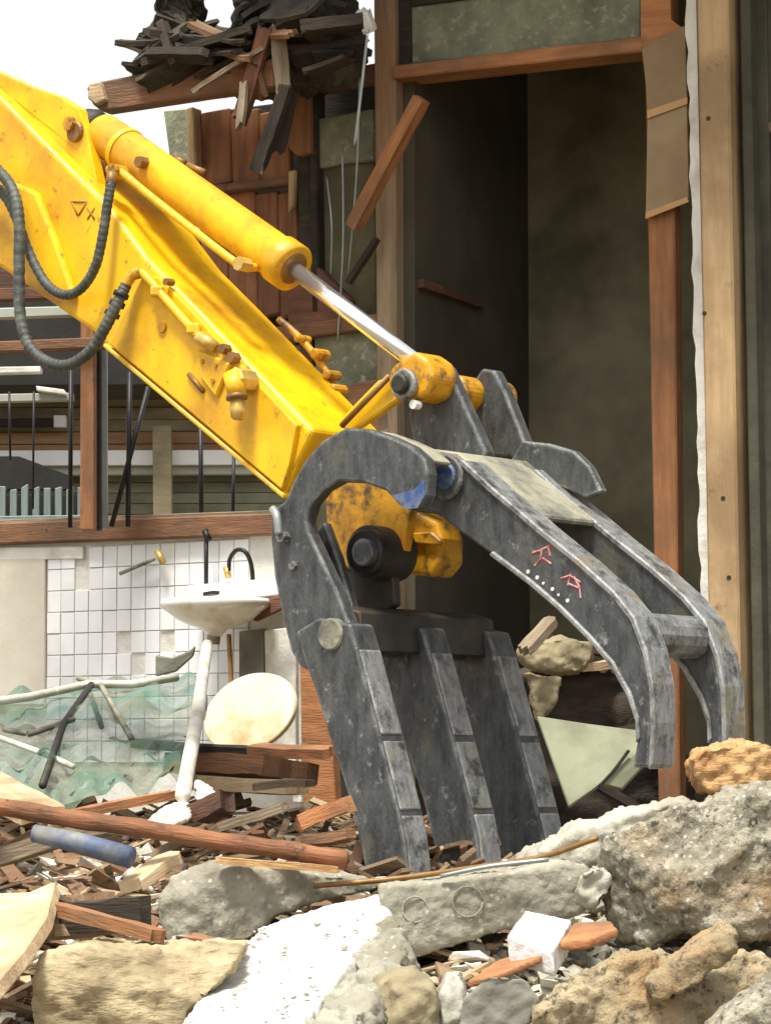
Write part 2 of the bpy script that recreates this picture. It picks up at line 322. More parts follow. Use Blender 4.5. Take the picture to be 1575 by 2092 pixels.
def plank_mesh(L, wd, th, jag=0.0, warp=0.0, k=4, m=8, seed=0):
    rg = random.Random(seed); vs = []; fs = []
    e0 = [rg.uniform(-jag, jag * .3) for _ in range(k + 1)]; e1 = [rg.uniform(-jag, jag * .3) for _ in range(k + 1)]
    ph = rg.uniform(0, 6)
    for side in (0, 1):
        for i in range(m + 1):
            t = i / m
            for j in range(k + 1):
                x = -L / 2 + L * t
                if i == 0: x -= e0[j]
                if i == m: x += e1[j]
                y = (j / k - .5) * wd * (1 + 0.05 * math.sin(9 * t + ph))
                z = (side - .5) * th + warp * math.sin(3.1 * t + ph) + 0.04 * th * rg.uniform(-1, 1)
                vs.append((x, y, z))
    n = (m + 1) * (k + 1); ix = lambda s, i, j: s * n + i * (k + 1) + j
    for i in range(m):
        for j in range(k):
            fs.append((ix(0, i, j), ix(0, i, j + 1), ix(0, i + 1, j + 1), ix(0, i + 1, j)))
            fs.append((ix(1, i, j), ix(1, i + 1, j), ix(1, i + 1, j + 1), ix(1, i, j + 1)))
        fs.append((ix(0, i, 0), ix(0, i + 1, 0), ix(1, i + 1, 0), ix(1, i, 0)))
        fs.append((ix(0, i, k), ix(1, i, k), ix(1, i + 1, k), ix(0, i + 1, k)))
    for j in range(k):
        fs.append((ix(0, 0, j), ix(1, 0, j), ix(1, 0, j + 1), ix(0, 0, j + 1)))
        fs.append((ix(0, m, j), ix(0, m, j + 1), ix(1, m, j + 1), ix(1, m, j)))
    me = bpy.data.meshes.new('plank'); me.from_pydata(vs, [], fs); me.update(); return me
def plank(name, p, q, wd, th, mat, parent=None, jag=0.01, warp=0.004, roll=0.0, seed=None):
    """timber from p to q; wd lies level across it, th is its height"""
    p, q = Vector(p), Vector(q)
    me = plank_mesh((q - p).length, wd, th, jag, warp, seed=random.randint(0, 9999) if seed is None else seed)
    me.name = name; me.materials.append(MATS[mat])
    return reg(bpy.data.objects.new(name, me), rod_mtx(p, q, roll), parent)

# ------------------------------------------------------------------ ground: one sheet to the horizon with the rubble mound
def sst(a, b, x):
    t = max(0, min(1, (x - a) / (b - a))); return t * t * (3 - 2 * t)
def hz(x, y):
    pts = [(2.2, 0.0), (3.6, 0.2), (4.6, 0.33), (5.0, 0.39), (5.9, 0.52), (7.4, 0.62), (8.6, 0.56), (10, 0.40), (12, 0.05), (13, 0)]
    z = 0
    for (a, za), (b, zb) in zip(pts, pts[1:]):
        if a <= y <= b: z = za + (zb - za) * (y - a) / (b - a)
    z *= 1 - sst(2.2, 4.5, abs(x))
    drop = sst(0.2, 0.45, x) * sst(6.2, 6.7, y); z = z * (1 - drop) + 0.22 * drop * (1 - sst(9, 12, y))
    near = 1 - sst(9, 13, y)
    z += near * (0.05 * noise.noise(Vector((x * 3, y * 3, 1))) + 0.02 * noise.noise(Vector((x * 11, y * 11, 4)))) * sst(2.4, 3.4, y)
    return z
vs = []; fs = []
xs = [-900, -200, -60, -20, -8] + [-4 + i * 0.05 for i in range(161)] + [8, 20, 60, 200, 900]
ys = [-600, -100, -20, 0, 2] + [2.4 + i * 0.05 for i in range(221)] + [15, 20, 40, 100, 300, 900]
for y in ys:
    for x in xs: vs.append((x, y, hz(x, y)))
nx = len(xs)
for j in range(len(ys) - 1):
    for i in range(nx - 1): fs.append((j * nx + i, j * nx + i + 1, (j + 1) * nx + i + 1, (j + 1) * nx + i))
me = bpy.data.meshes.new('ground'); me.from_pydata(vs, [], fs); me.update(); me.materials.append(MATS['ground'])
for p in me.polygons: p.use_smooth = True
tag(reg(bpy.data.objects.new('ground', me), Matrix(), None), 'brown earth mound covered in demolition rubble', None, None, 'structure')

# ------------------------------------------------------------------ house being torn down: facade round the doorway
house = empty('wooden_house', FAC.P(1060, 1650, 0.1))
tag(house, 'half demolished wooden house with a dark open doorway behind the grapple', 'house')
def fp(name, px, w0, w1, mat, parent=house, bevel=0.004, **k): return plate(name, FAC, px, w0, w1, mat, parent, bevel, **k)
fp('door_post', [(762, -120), (806, -120), (814, 1640), (776, 1640)], 0.0, 0.06, 'wood_grey_z')
lin = fp('lintel', [(800, 134), (1318, 72), (1318, 104), (800, 160)], -0.012, 0.09, 'wood_orange')
fp('upper_panel', [(836, -120), (1308, -120), (1308, 80), (836, 132)], 0.035, 0.06, 'plaster_green')
fp('panel_gap_shade', [(812, -120), (834, -120), (838, 140), (814, 142)], 0.02, 0.07, 'wood_dark')  # dark strip stands for the shaded gap beside the panel
fp('panel_rail', [(836, -20), (1308, -68), (1308, -50), (836, 12)], 0.02, 0.075, 'wood_dark')
fp('pillar', [(1312, -120), (1372, -120), (1388, 1660), (1344, 1660)], 0.0, 0.05, 'wood_brown_z')
sh = fp('torn_sheet', [(1310, 98), (1398, 52), (1402, 206), (1322, 234), (1318, 170)], -0.022, -0.012, 'cardboard', bevel=0.001)
fp('torn_sheet', [(1322, 236), (1402, 208), (1406, 412), (1380, 420), (1318, 446)], -0.020, -0.010, 'cardboard', bevel=0.001)
fp('tape_strip', [(1321, 226), (1403, 198), (1403, 212), (1322, 242)], -0.026, -0.0225, 'board_tape', bevel=0.0)
fp('tape_strip', [(1318, 434), (1402, 402), (1406, 412), (1318, 447)], -0.026, -0.0205, 'board_tape', bevel=0.0)
fp('torn_sheet', [(1308, -120), (1366, -120), (1370, 40), (1392, 56), (1330, 90), (1308, 98)], -0.018, -0.004, 'wood_orange', bevel=0.001)
# ragged white plaster edge between pillar and corner post
rg = random.Random(3); L_ = []; R_ = []
for i in range(46):
    y = -120 + i * 32; x0 = 1401 + (y / 1300) * 32 + rg.uniform(-4, 3); L_.append((x0, y)); R_.append((1421 + (y / 1300) * 28, y))
fp('plaster_edge', L_ + R_[::-1], -0.03, 0.02, 'plaster_white', bevel=0.0)
post = fp('corner_post', [(1420, -120), (1484, -120), (1516, 1640), (1452, 1640)], -0.10, 0.0, 'wood_pale_z', bevel=0.006)
fp('post_moulding', [(1507, -120), (1528, -120), (1562, 1640), (1540, 1640)], -0.06, 0.02, 'wall_far')
fp('side_board', [(1529, -120), (1562, -120), (1592, 1640), (1563, 1640)], -0.01, 0.02, 'wall_far')
fp('side_board', [(1564, -120), (1660, -120), (1660, 262), (1564, 262)], 0.0, 0.02, 'wall_far')
fp('side_board', [(1576, 262), (1680, 262), (1690, 1640), (1600, 1640)], 0.22, 0.25, 'wood_dark')
fp('side_wall', [(1690, -120), (2300, -120), (2300, 1640), (1690, 1640)], 0.05, 0.1, 'plaster_olive')
fp('side_rail', [(1564, 250), (1660, 244), (1660, 268), (1564, 272)], -0.006, 0.05, 'wood_grey')
for (x, y) in ((1446, 242), (1476, 1018), (1488, 1180), (1438, 640)):
    p = FAC.P(x, y, -0.101); MB().tube([p, p + FAC.w * 0.004], 0.006, 8).build('knot', 'wood_dark', post)
# room behind the doorway: floor, ceiling, walls (kept dark by the roof)
def fw(s, d, z): return Vector((FAC.o.x, FAC.o.y, 0)) + FAC.u * s + FAC.w * d + Vector((0, 0, z))
def room(name, s0, s1, d0, d1, z0, z1, mat):
    q = lambda z: [fw(s0, d0, z), fw(s1, d0, z), fw(s1, d1, z), fw(s0, d1, z)]
    return MB().hexa(q(z0), q(z1)).build(name, mat, house, Matrix.Translation(fw(s0, d0, z0)) @ Matrix.Rotation(FAC.yaw, 4, 'Z'))
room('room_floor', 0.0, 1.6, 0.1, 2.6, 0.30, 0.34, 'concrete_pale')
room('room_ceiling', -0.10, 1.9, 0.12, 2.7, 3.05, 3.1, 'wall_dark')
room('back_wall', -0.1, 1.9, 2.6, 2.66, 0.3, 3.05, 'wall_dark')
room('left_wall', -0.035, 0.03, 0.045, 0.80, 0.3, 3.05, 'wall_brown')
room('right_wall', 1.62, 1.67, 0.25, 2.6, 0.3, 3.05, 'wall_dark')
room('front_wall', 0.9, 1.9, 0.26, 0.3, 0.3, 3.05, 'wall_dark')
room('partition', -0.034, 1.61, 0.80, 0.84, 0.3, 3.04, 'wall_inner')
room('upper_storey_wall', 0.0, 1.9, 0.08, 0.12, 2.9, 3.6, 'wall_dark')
room('shade_eave', -0.3, 1.9, -0.6, 0.2, 3.12, 3.17, 'wood_dark')  # unseen eave, set low and deep to shade the doorway top
for z, d in ((1.62, 0.5), (1.84, 0.62), (2.06, 0.45)):
    room('wall_rail', 0.03, 0.05, 0.06, d, z, z + 0.022, 'wood_red')
# wall left of the doorway
fp('wall_panel', [(612, 338), (764, 322), (782, 1180), (640, 1180)], 0.06, 0.09, 'plaster_olive')
fp('plaster_patch', [(642, 244), (762, 222), (766, 328), (700, 334), (644, 346)], 0.04, 0.065, 'plaster_green')
fp('wall_stud', [(592, 190), (632, 178), (634, 312), (606, 318), (588, 300)], 0.0, 0.06, 'wood_brown_z')
fp('wall_stud', [(628, 170), (644, 168), (652, 640), (636, 640)], 0.02, 0.08, 'wood_dark')
fp('wall_rail', [(560, 168), (768, 128), (768, 160), (560, 200)], 0.02, 0.09, 'wood_red')
fp('void_shade_panel', [(402, 232), (640, 200), (640, 700), (412, 720)], 0.16, 0.19, 'dark_void')  # added dark panel; hides the sky, stands for shade behind the boards
fp('void_shade_panel', [(560, 190), (770, 150), (770, 260), (560, 330)], 0.2, 0.23, 'wood_dark')  # dark panel stands for the shade of the opening
fp('wall_rail', [(560, 668), (776, 640), (776, 668), (560, 700)], 0.0, 0.05, 'wood_brown')
fp('wall_board', [(588, 560), (650, 545), (716, 610), (716, 656), (588, 668)], 0.02, 0.05, 'wood_red')
fp('wall_stud', [(610, 668), (634, 664), (640, 800), (614, 800)], 0.03, 0.08, 'wood_red')
fp('wall_panel', [(640, 668), (776, 650), (780, 800), (646, 800)], 0.03, 0.055, 'plaster_green')
fp('sink_cabinet', [(690, 790), (792, 770), (796, 880), (694, 890)], 0.0, 0.05, 'wood_brown')
# brown boarding under the eaves: boards one by one
bx = [(384, 404, 'wood_dark'), (404, 470, 'wood_red'), (471, 528, 'wood_red'), (529, 590, 'wood_brown_z')]
for (x0, x1, mt) in bx:
    fp('wall_board', [(x0, 232), (x1, 220), (x1 + 4, 372), (x0 + 4, 386)], 0.05, 0.075, 'board_warm' if mt == 'wood_red' else mt)
for (x0, x1) in ((408, 462), (463, 520), (521, 566), (567, 606)):
    fp('wall_board', [(x0, 396), (x1, 388), (x1 + 6, 640), (x0 + 6, 650)], 0.055, 0.08, 'board_warm')
fp('wall_rail', [(396, 382), (590, 360), (590, 376), (396, 398)], 0.02, 0.06, 'wood_brown')
fp('wall_panel', [(334, 226), (384, 222), (392, 420), (400, 640), (396, 640), (360, 420)], 0.08, 0.1, 'plaster_green')
fp('wall_stud', [(380, 220), (396, 218), (400, 346), (384, 350)], 0.01, 0.05, 'wood_pale_z')
fp('wall_board', [(588, 350), (604, 346), (598, 420), (588, 436)], 0.02, 0.045, 'wood_pale_z')
fp('wall_board', [(606, 320), (632, 316), (640, 560), (612, 570)], 0.03, 0.06, 'wood_dark')

# ------------------------------------------------------------------ collapsed eaves
roof = empty('collapsed_eaves', FAC.P(420, 210, -0.3))
tag(roof, 'broken dark eaves with splintered fascia board hanging off the house', 'eaves')
fp('fascia_board', [(176, 178), (196, 168), (330, 142), (560, 118), (560, 178), (420, 196), (208, 228), (188, 212)], -0.34, -0.29, 'wood_brown', roof, 0.005)
fp('fascia_board', [(182, 170), (204, 166), (214, 204), (196, 214), (178, 200)], -0.36, -0.335, 'wood_pale', roof)
mass = [(296, 140), (284, 92), (300, 62), (304, 20), (318, -120), (338, -120), (332, 0), (344, 36), (385, 60), (430, 62), (462, 56), (470, 30), (460, -120), (655, -120), (662, 60),
        (650, 120), (600, 150), (560, 158), (440, 150), (360, 150)]
pts = [FAC.P(x, y, -0.26) for x, y in mass]
MB().prism(pts, FAC.w * 0.24).build('roof_mass', 'roof_dark', roof, frame_mtx(FAC, pts), voxel=0.012, disp=((6, 0.03, 'f'), (16, 0.03, 'c'), (45, 0.014, 'f')))
rg = random.Random(11)
for (a, b, mt, wd, th) in (((236, 86), (330, 84), 'wood_dark', .03, .012), ((238, 92), (300, 108), 'wood_dark', .02, .01), ((292, 128), (520, 62), 'wood_dark', .05, .02),
                           ((350, 178), (530, 44), 'wood_dark', .03, .016), ((395, 190), (536, 96), 'wood_grey', .02, .012), ((300, 60), (420, 92), 'wood_dark', .04, .02),
                           ((430, 120), (560, 88), 'wood_dark', .04, .02), ((300, 112), (430, 118), 'wood_dark', .05, .022), ((330, 40), (352, 128), 'wood_dark', .03, .02),
                           ((548, 50), (488, 250), 'wood_red', .035, .03), ((566, 52), (580, 190), 'wood_grey', .04, .025), ((584, 170), (528, 350), 'wood_dark', .04, .03),
                           ((596, 180), (560, 318), 'wood_dark', .04, .034), ((560, 236), (530, 352), 'wood_pale', .012, .01), ((500, 170), (488, 262), 'wood_grey', .02, .014),
                           ((516, 140), (540, 200), 'wood_brown', .03, .016), ((740, 20), (760, 70), 'plaster_white', .03, .03), ((620, 60), (744, 40), 'wood_dark', .06, .03),
                           ((600, 120), (752, 96), 'wood_dark', .06, .02), ((752, 60), (724, 300), 'galv', .006, .006)):
    d = rg.uniform(-0.42, -0.3)
    plank('splintered_batten', FAC.P(*a, d), FAC.P(*b, d + rg.uniform(-.05, .05)), wd, th, mt, roof, 0.02, 0.004, rg.uniform(-.4, .4))
rg = random.Random(33)
for i in range(46):
    x = rg.uniform(296, 470) if i % 2 else rg.uniform(470, 690); y = rg.uniform(62, 150) if x < 480 else rg.uniform(-20, 150); a_ = rg.uniform(-.5, .6); l_ = rg.uniform(24, 70); d = rg.uniform(-0.36, -0.27)
    plank('broken_shingle', FAC.P(x - l_ * math.cos(a_), y + l_ * math.sin(a_), d), FAC.P(x + l_ * math.cos(a_), y - l_ * math.sin(a_), d + rg.uniform(-.08, .08)), rg.uniform(.03, .09), rg.uniform(.008, .016), rg.choice(['wood_dark', 'wood_dark', 'roof_dark', 'roof_dark', 'roof_dark', 'wood_dusty']), roof, 0.02, 0.005, rg.uniform(-.9, .9))
for (a, b) in (((735, 120), (712, 560)), ((700, 300), (690, 700)), ((668, 360), (676, 560))):
    tube('hanging_wire', [FAC.P(*a, 0.0), FAC.P((a[0] + b[0]) / 2 + 6, (a[1] + b[1]) / 2, -0.02), FAC.P(*b, 0.0)], 0.003, 'galv', roof, 6)
pk = plank('leaning_stick', FAC.P(862, 200, -0.14), FAC.P(722, 468, -0.10), 0.035, 0.034, 'wood_orange', None, 0.004, 0.002)
tag(pk, 'orange wooden stick leaning against the upper door post', 'stick')
pk = plank('hanging_splinter', FAC.P(770, 486, -0.05), FAC.P(712, 580, -0.03), 0.018, 0.014, 'wood_dark', None, 0.004, 0.002)
tag(pk, 'thin dark splinter hanging beside the door post', 'splinter')

# ------------------------------------------------------------------ washroom wall at the back with sill, tiles, sink
wash = empty('washroom_wall', SIL.P(280, 1600, 0))
tag(wash, 'white tiled washroom wall under a brown window sill', 'wall', None, 'thing')
def sp(name, px, w0, w1, mat, parent=wash, bevel=0.003, **k): return plate(name, SIL, px, w0, w1, mat, parent, bevel, **k)
sp('wall_core', [(-520, 1118), (640, 1072), (640, 1720), (-520, 1720)], 0.012, 0.12, 'mortar')
sp('window_sill', [(-520, 1086), (560, 1048), (560, 1092), (-520, 1130)], -0.03, 0.14, 'wood_brown', bevel=0.006)
sp('sill_lip', [(-520, 1080), (560, 1042), (560, 1050), (-520, 1088)], 0.0, 0.12, 'wood_grey')
sp('beige_panel', [(-520, 1150), (92, 1140), (92, 1440), (-520, 1440)], -0.004, 0.012, 'beige_panel')
sp('wall_edge', [(592, 1080), (612, 1078), (616, 1640), (598, 1640)], -0.03, 0.02, 'plaster_white')
sp('white_board', [(-520, 1124), (170, 1116), (170, 1142), (-520, 1150)], -0.002, 0.012, 'plaster_white')
tile_me = None; rg = random.Random(5)
p0 = SIL.P(96, 1121, 0.0)
TS, TH = 0.062, 0.075
for i in range(14):
    for j in range(10):
        c = p0 + SIL.u * (TS * (i + .5)) - Vector((0, 0, TH * (j + .5) - 0.0))
        # tiles knocked off in a diagonal scar and round the sink
        k_ = i - 1.2 - j * 0.9
        if (abs(k_) < 0.9 and j < 6 and rg.random() < 0.6) or (j >= 2 and j <= 4 and 5 <= i <= 8 and rg.random() < 0.25): continue
        if tile_me is None:
            t0 = MB().box((0, 0, 0), TS - 0.003, 0.014, TH - 0.003).build('tile', 'tile_white', None, Matrix(), 0.0015)
            tile_me = t0.data; bpy.data.objects.remove(t0)
        o = bpy.data.objects.new('tile', tile_me)
        m = Matrix.Translation(c + SIL.w * (0.0105 + rg.uniform(0, 0.0025))) @ Matrix.Rotation(SIL.yaw + rg.uniform(-.01, .01), 4, 'Z')
        reg(o, m, wash)
# sink
sk = empty('wash_basin', SIL.P(440, 1300, -0.2))
tag(sk, 'white wash basin on the tiled wall with bent taps', 'basin')
cb = SIL.P(440, 1232, -0.20); rx, ry = 0.185, 0.16
mb = MB(); prof = [(1.0, 0.012), (1.03, 0.0), (1.0, -0.016), (0.88, -0.03), (0.72, -0.052), (0.5, -0.072), (0.25, -0.085), (0.12, -0.11), (0.0, -0.11)]
inn = [(0.93, 0.012), (0.8, -0.02), (0.5, -0.05), (0.0, -0.058)]
seg = 36; rows = list(reversed(inn)) + prof; vs = []; fs = []
for (r_, z_) in rows:
    for k in range(seg):
        a = 2 * math.pi * k / seg; vs.append(cb + SIL.u * (rx * r_ * math.cos(a)) + SIL.w * (ry * r_ * math.sin(a)) + Vector((0, 0, z_)))
for i in range(len(rows) - 1):
    for k in range(seg): fs.append((i * seg + k, i * seg + (k + 1) % seg, (i + 1) * seg + (k + 1) % seg, (i + 1) * seg + k))
MB().add(vs, fs).build('bowl', 'ceramic', sk, None, 0, 1, True)
plate('basin_shelf', SIL, [(380, 1196), (570, 1180), (570, 1216), (380, 1226)], -0.09, 0.0, 'ceramic', sk, 0.006, 2)
sp('rusty_bracket', [(500, 1240), (580, 1214), (584, 1240), (520, 1270)], -0.14, -0.12, 'wood_red', sk)
tube('drain_pipe', [SIL.P(438, 1292, -0.2), SIL.P(436, 1316, -0.2)], 0.022, 'steel_mud', sk, 14, False)
tube('supply_pipe', [SIL.P(422, 1080, -0.05), SIL.P(422, 1196, -0.07)], 0.007, 'black_metal', sk, 8, False)
tube('supply_pipe_top', [SIL.P(418, 1084, -0.06), SIL.P(428, 1104, -0.06)], 0.011, 'black_metal', sk, 8, False)
tube('gooseneck_tap', [SIL.P(468, 1166, -0.09), SIL.P(470, 1142, -0.09), SIL.P(484, 1124, -0.09), SIL.P(502, 1128, -0.09), SIL.P(514, 1156, -0.08), SIL.P(518, 1206, -0.07)], 0.0075, 'black_metal', sk, 10)
tube('tap_knob', [SIL.P(462, 1158, -0.09), SIL.P(468, 1180, -0.09)], 0.012, 'brass', sk, 10, False)
tube('tap_lever', [SIL.P(246, 1172, -0.03), SIL.P(316, 1142, -0.03)], 0.007, 'steel_mud', sk, 8, False)
tube('tap_lever', [SIL.P(322, 1126, -0.03), SIL.P(334, 1150, -0.03)], 0.012, 'brass', sk, 8, False)
plate('soap_dish', SIL, [(414, 1210), (436, 1206), (434, 1214), (414, 1218)], -0.16, -0.12, 'black_metal', sk, 0.002)
tube('drain_rod', [SIL.P(468, 1296, -0.24), SIL.P(472, 1380, -0.25), SIL.P(476, 1455, -0.27)], 0.008, 'fitting_brown', sk, 8)
sp('cabinet_side', [(540, 1288), (604, 1280), (604, 1600), (546, 1600)], -0.05, -0.02, 'plaster_white')
sp('cabinet_gap', [(488, 1290), (540, 1284), (540, 1420), (488, 1430)], -0.012, 0.004, 'stone_grey')
sp('brown_board', [(612, 1340), (668, 1330), (690, 1720), (622, 1720)], -0.06, -0.02, 'wood_orange')
# cream oval lid
c = SIL.P(502, 1456, -0.34); vs = []; n = 40
ax = (SIL.u * 1.0).normalized()
ov = []
for k in range(n):
    a = 2 * math.pi * k / n; rr = 1 + 0.06 * math.cos(a) - 0.03 * math.cos(2 * a + 0.6)
    ov.append(c + ax * (0.178 * rr * math.cos(a)) + Vector((0, 0, 1)) * (0.125 * rr * math.sin(a)) + SIL.w * (0.05 * math.sin(a)))
lid = MB().prism(ov, SIL.w * 0.028).build('oval_lid', 'cream', None, frame_mtx(SIL, ov), 0.008, 2, True)
tag(lid, 'cream oval lid leaning below the wash basin', 'lid')
pw = tube('waste_pipe', [W(424, 1318, 9.2), W(412, 1400, 8.2), W(402, 1470, 7.35), W(374, 1625, 6.45)], 0.0175, 'pipe_white', None, 16)
tag(pw, 'off white plastic pipe leaning up to the wash basin', 'pipe')

# ------------------------------------------------------------------ timber frame left of the arm, and the yard fence
fr = empty('timber_framework', W(180, 1080, 9.6))
tag(fr, 'open timber framework of brown posts and rails below the yellow arm', 'timber framework')
def yp(name, px, y0, y1, mat, parent, bevel=0.003, **k): return plate(name, YF(y0), px, y0 - y0, y1 - y0, mat, parent, bevel, **k)
yp('post', [(166, 560), (193, 560), (193, 1082), (164, 1082)], 9.75, 9.84, 'wood_brown_z', fr)
yp('rail', [(-120, 702), (260, 686), (260, 706), (-120, 724)], 9.72, 9.80, 'wood_brown', fr)
yp('rail', [(-120, 590), (260, 584), (260, 604), (-120, 616)], 9.9, 9.96, 'wood_red', fr)
yp('grey_rail', [(-120, 632), (260, 622), (260, 640), (-120, 654)], 9.76, 9.81, 'grey_bar', fr)
yp('downpipe', [(206, 700), (219, 700), (220, 1080), (207, 1080)], 9.9, 9.93, 'galv', fr)
yp('post_shadow', [(193, 600), (206, 600), (206, 1082), (193, 1082)], 9.86, 9.92, 'wood_dark', fr)  # dark strip: the post's shadow given as a solid
for (a, b, r) in (((146, 740), (144, 1078), .008), ((20, 800), (22, 940), .004), ((70, 800), (68, 1040), .004), ((266, 760), (262, 1076), .009), ((304, 790), (228, 1076), .009), ((410, 860), (412, 1076), .008),
                  ((478, 930), (476, 1068), .006)):
    tube('iron_rod', [W(*a, 9.95), W(*b, 9.95)], r, 'black_metal', fr, 8, False)
fr2 = empty('lean_to_roof', W(100, 700, 12.5))
tag(fr2, 'low lean-to roof with battens and a dark sheet of eave shade behind the timber frame', 'lean-to')
yp('under_eave_shade', [(-700, 590), (430, 590), (430, 786), (-700, 790)], 12.4, 12.9, 'dark_void', fr2)  # dark sheet stands for the darkness under the eave
yp('batten', [(-160, 752), (84, 748), (84, 760), (-160, 766)], 12.25, 12.32, 'plaster_white', fr2)
yp('batten', [(74, 788), (132, 796), (136, 806), (76, 798)], 12.2, 12.25, 'plaster_white', fr2)
yp('batten', [(-160, 808), (150, 802), (150, 818), (-160, 824)], 12.25, 12.3, 'grey_bar', fr2)
yp('back_boarding', [(-700, 470), (420, 470), (420, 596), (-700, 606)], 11.6, 11.66, 'wood_red', fr2)
# neighbouring house: clapboards one by one
nb = empty('neighbour_house', W(260, 1500, 14.5))
tag(nb, 'neighbouring house with tan and grey clapboards and a white band for sunlit ground beyond the frame', 'house')
yp('wall_core', [(-700, 560), (900, 560), (900, 1640), (-700, 1640)], 14.66, 14.9, 'dark_void', nb)
y = 786; k = 0
while y < 918:
    yp('clapboard', [(-700, y), (900, y - 6), (900, y + 18), (-700, y + 24)], 14.54 + (k % 2) * .01, 14.65, 'siding_tan' if k not in (4, 5) else 'siding_brown', nb); y += 25; k += 1
y = 966
while y < 1230:
    yp('clapboard', [(-700, y), (900, y - 4), (900, y + 17), (-700, y + 21)], 14.56, 14.65, 'siding', nb); y += 22
yp('shade_eave', [(-700, 772), (900, 768), (900, 782), (-700, 786)], 14.15, 14.65, 'wood_dark', nb)  # overhang added to shade the upper clapboards
yp('bright_white', [(-700, 922), (900, 918), (900, 948), (-700, 954)], 14.44, 14.53, 'bright_white', nb)  # bright band stands for sunlit ground beyond, given as trim
yp('grey_trim', [(-700, 955), (900, 950), (900, 968), (-700, 973)], 14.47, 14.53, 'grey_bar', nb)
yp('corner_post', [(312, 870), (350, 868), (352, 1130), (314, 1132)], 14.36, 14.43, 'siding_tan', nb)
yp('dark_roof_slope', [(-120, 930), (40, 932), (146, 972), (146, 1000), (-520, 1000)], 14.2, 14.3, 'dark_void', nb)  # dark sloping slab stands for a roof slope; no window here
yp('window_label', [(110, 848), (136, 848), (136, 872), (110, 872)], 14.45, 14.5, 'bright_white', nb)
yp('dark_rail', [(-160, 856), (108, 854), (108, 870), (-160, 872)], 14.44, 14.5, 'wood_dark', nb)
fc = empty('corrugated_fence', W(70, 1150, 13.5))
tag(fc, 'blue grey corrugated metal fence below the timber frame rail', 'fence')
for i in range(14):
    x = -140 + i * 23
    yp('fence_fin', [(x, 996 + rg.uniform(-6, 6)), (x + 14, 994 + rg.uniform(-6, 6)), (x + 14, 1180), (x, 1180)], 13.4, 13.44, 'fin_blue', fc)
yp('fence_backing', [(-160, 1010), (190, 1010), (190, 1200), (-160, 1200)], 13.5, 13.54, 'dark_void', fc)
yp('fence_rail', [(-160, 1056), (180, 1052), (180, 1064), (-160, 1068)], 13.34, 13.38, 'fin_blue', fc)

# ------------------------------------------------------------------ excavator arm
A = ARM.P
arm = empty('excavator_arm', A(300, 700, 0.27))
tag(arm, 'yellow excavator arm with hydraulic cylinder and dangling hoses', 'excavator arm')
def wcyl(name, px, py, w0, w1, r, mat, parent, seg=24, bevel=0.0):
    """round pin or boss lying across the arm; its centre is seen at px, py on plane w0"""
    p = A(px, py, w0); q = p + ARM.w * (w1 - w0)
    if bevel:
        d = (q - p).normalized()
        o = MB().tube([p, p + d * bevel, q - d * bevel, q], [r - bevel, r, r, r - bevel], seg)
    else: o = MB().tube([p, q], r, seg)
    return o.build(name, mat, parent, None, 0, 1, False)
body = plate('stick_body', ARM, [(-420, 40), (-150, 112), (-60, 148), (0, 195), (130, 328), (215, 410), (300, 525), (395, 622), (490, 722), (640, 878), (605, 950), (580, 1013),
                           (400, 862), (213, 703), (205, 690), (60, 588), (-420, 268)], 0.17, 0.425, 'yellow', arm, 0.013, 3)
plate('side_plate', ARM, [(290, 562), (326, 566), (398, 640), (485, 738), (606, 868), (590, 950), (574, 1000), (400, 852), (222, 703)], 0.156, 0.172, 'yellow', body, 0.004, 2)
plate('gusset', ARM, [(28, 372), (72, 392), (112, 490), (150, 600), (128, 612), (72, 570), (30, 480)], 0.148, 0.172, 'yellow', body, 0.008, 2)
plate('bottom_flange', ARM, [(213, 700), (400, 858), (578, 1008), (577, 1019), (398, 868), (209, 708)], 0.158, 0.435, 'yellow', body, 0.003)
for w in (0.215, 0.335):
    plate('cylinder_lug', ARM, [(-60, 136), (-20, 140), (18, 156), (62, 176), (120, 196), (160, 222), (176, 262), (190, 330), (205, 398), (128, 324), (0, 190), (-60, 132)], w, w + 0.03, 'yellow', arm, 0.006, 2)
# small fittings of the side
sv = [A(285, 556, 0.145), A(300, 566, 0.142), A(350, 624, 0.142), (A(408, 690, 0.142))]
tube('hydraulic_pipe', sv, 0.0105, 'yellow', arm)
for (x, y) in ((322, 596), (396, 672)):
    p = A(x, y, 0.142); MB().box(p, 0.03, 0.03, 0.024).build('pipe_clamp', 'yellow', arm, None, 0.004)
tube('elbow', [A(408, 690, 0.142), A(425, 700, 0.138), A(436, 708, 0.15)], 0.016, 'brass', arm)
for (x, y, r) in ((452, 712, .012), (470, 730, .013), (338, 575, .009)):
    wcyl('bolt_or_hole', x, y, 0.136, 0.16, r, 'fitting_brown', arm, 6)
plate('valve_plate', ARM, [(402, 712), (470, 742), (440, 812), (408, 770)], 0.146, 0.16, 'yellow', arm, 0.004)
for (x, y) in ((412, 738), (440, 745), (434, 778)): wcyl('bolt_or_hole', x, y, 0.142, 0.148, 0.005, 'decal_brown', arm, 8)  # small dark discs stand for holes in the plate, no bolts
tube('slot_shade_bar', [A(386, 764, 0.153), A(416, 800, 0.153)], 0.006, 'fitting_brown', arm, 6)  # raised brown bar stands for the dark of a recessed slot
vz = empty('valve', A(485, 820, 0.12)); vz.parent = arm; vz.matrix_parent_inverse = WM[arm.name].inverted()
wcyl('valve_block', 476, 775, 0.10, 0.16, 0.028, 'brass', vz, 8, 0.006)
tube('valve_neck', [A(478, 765, 0.11), A(482, 790, 0.105), A(485, 812, 0.105)], [0.024, 0.022, 0.02], 'yellow', vz, 12, False)
tube('valve_ring', [A(484, 806, 0.105), A(485, 816, 0.105)], 0.024, 'fitting_brown', vz, 12, False)
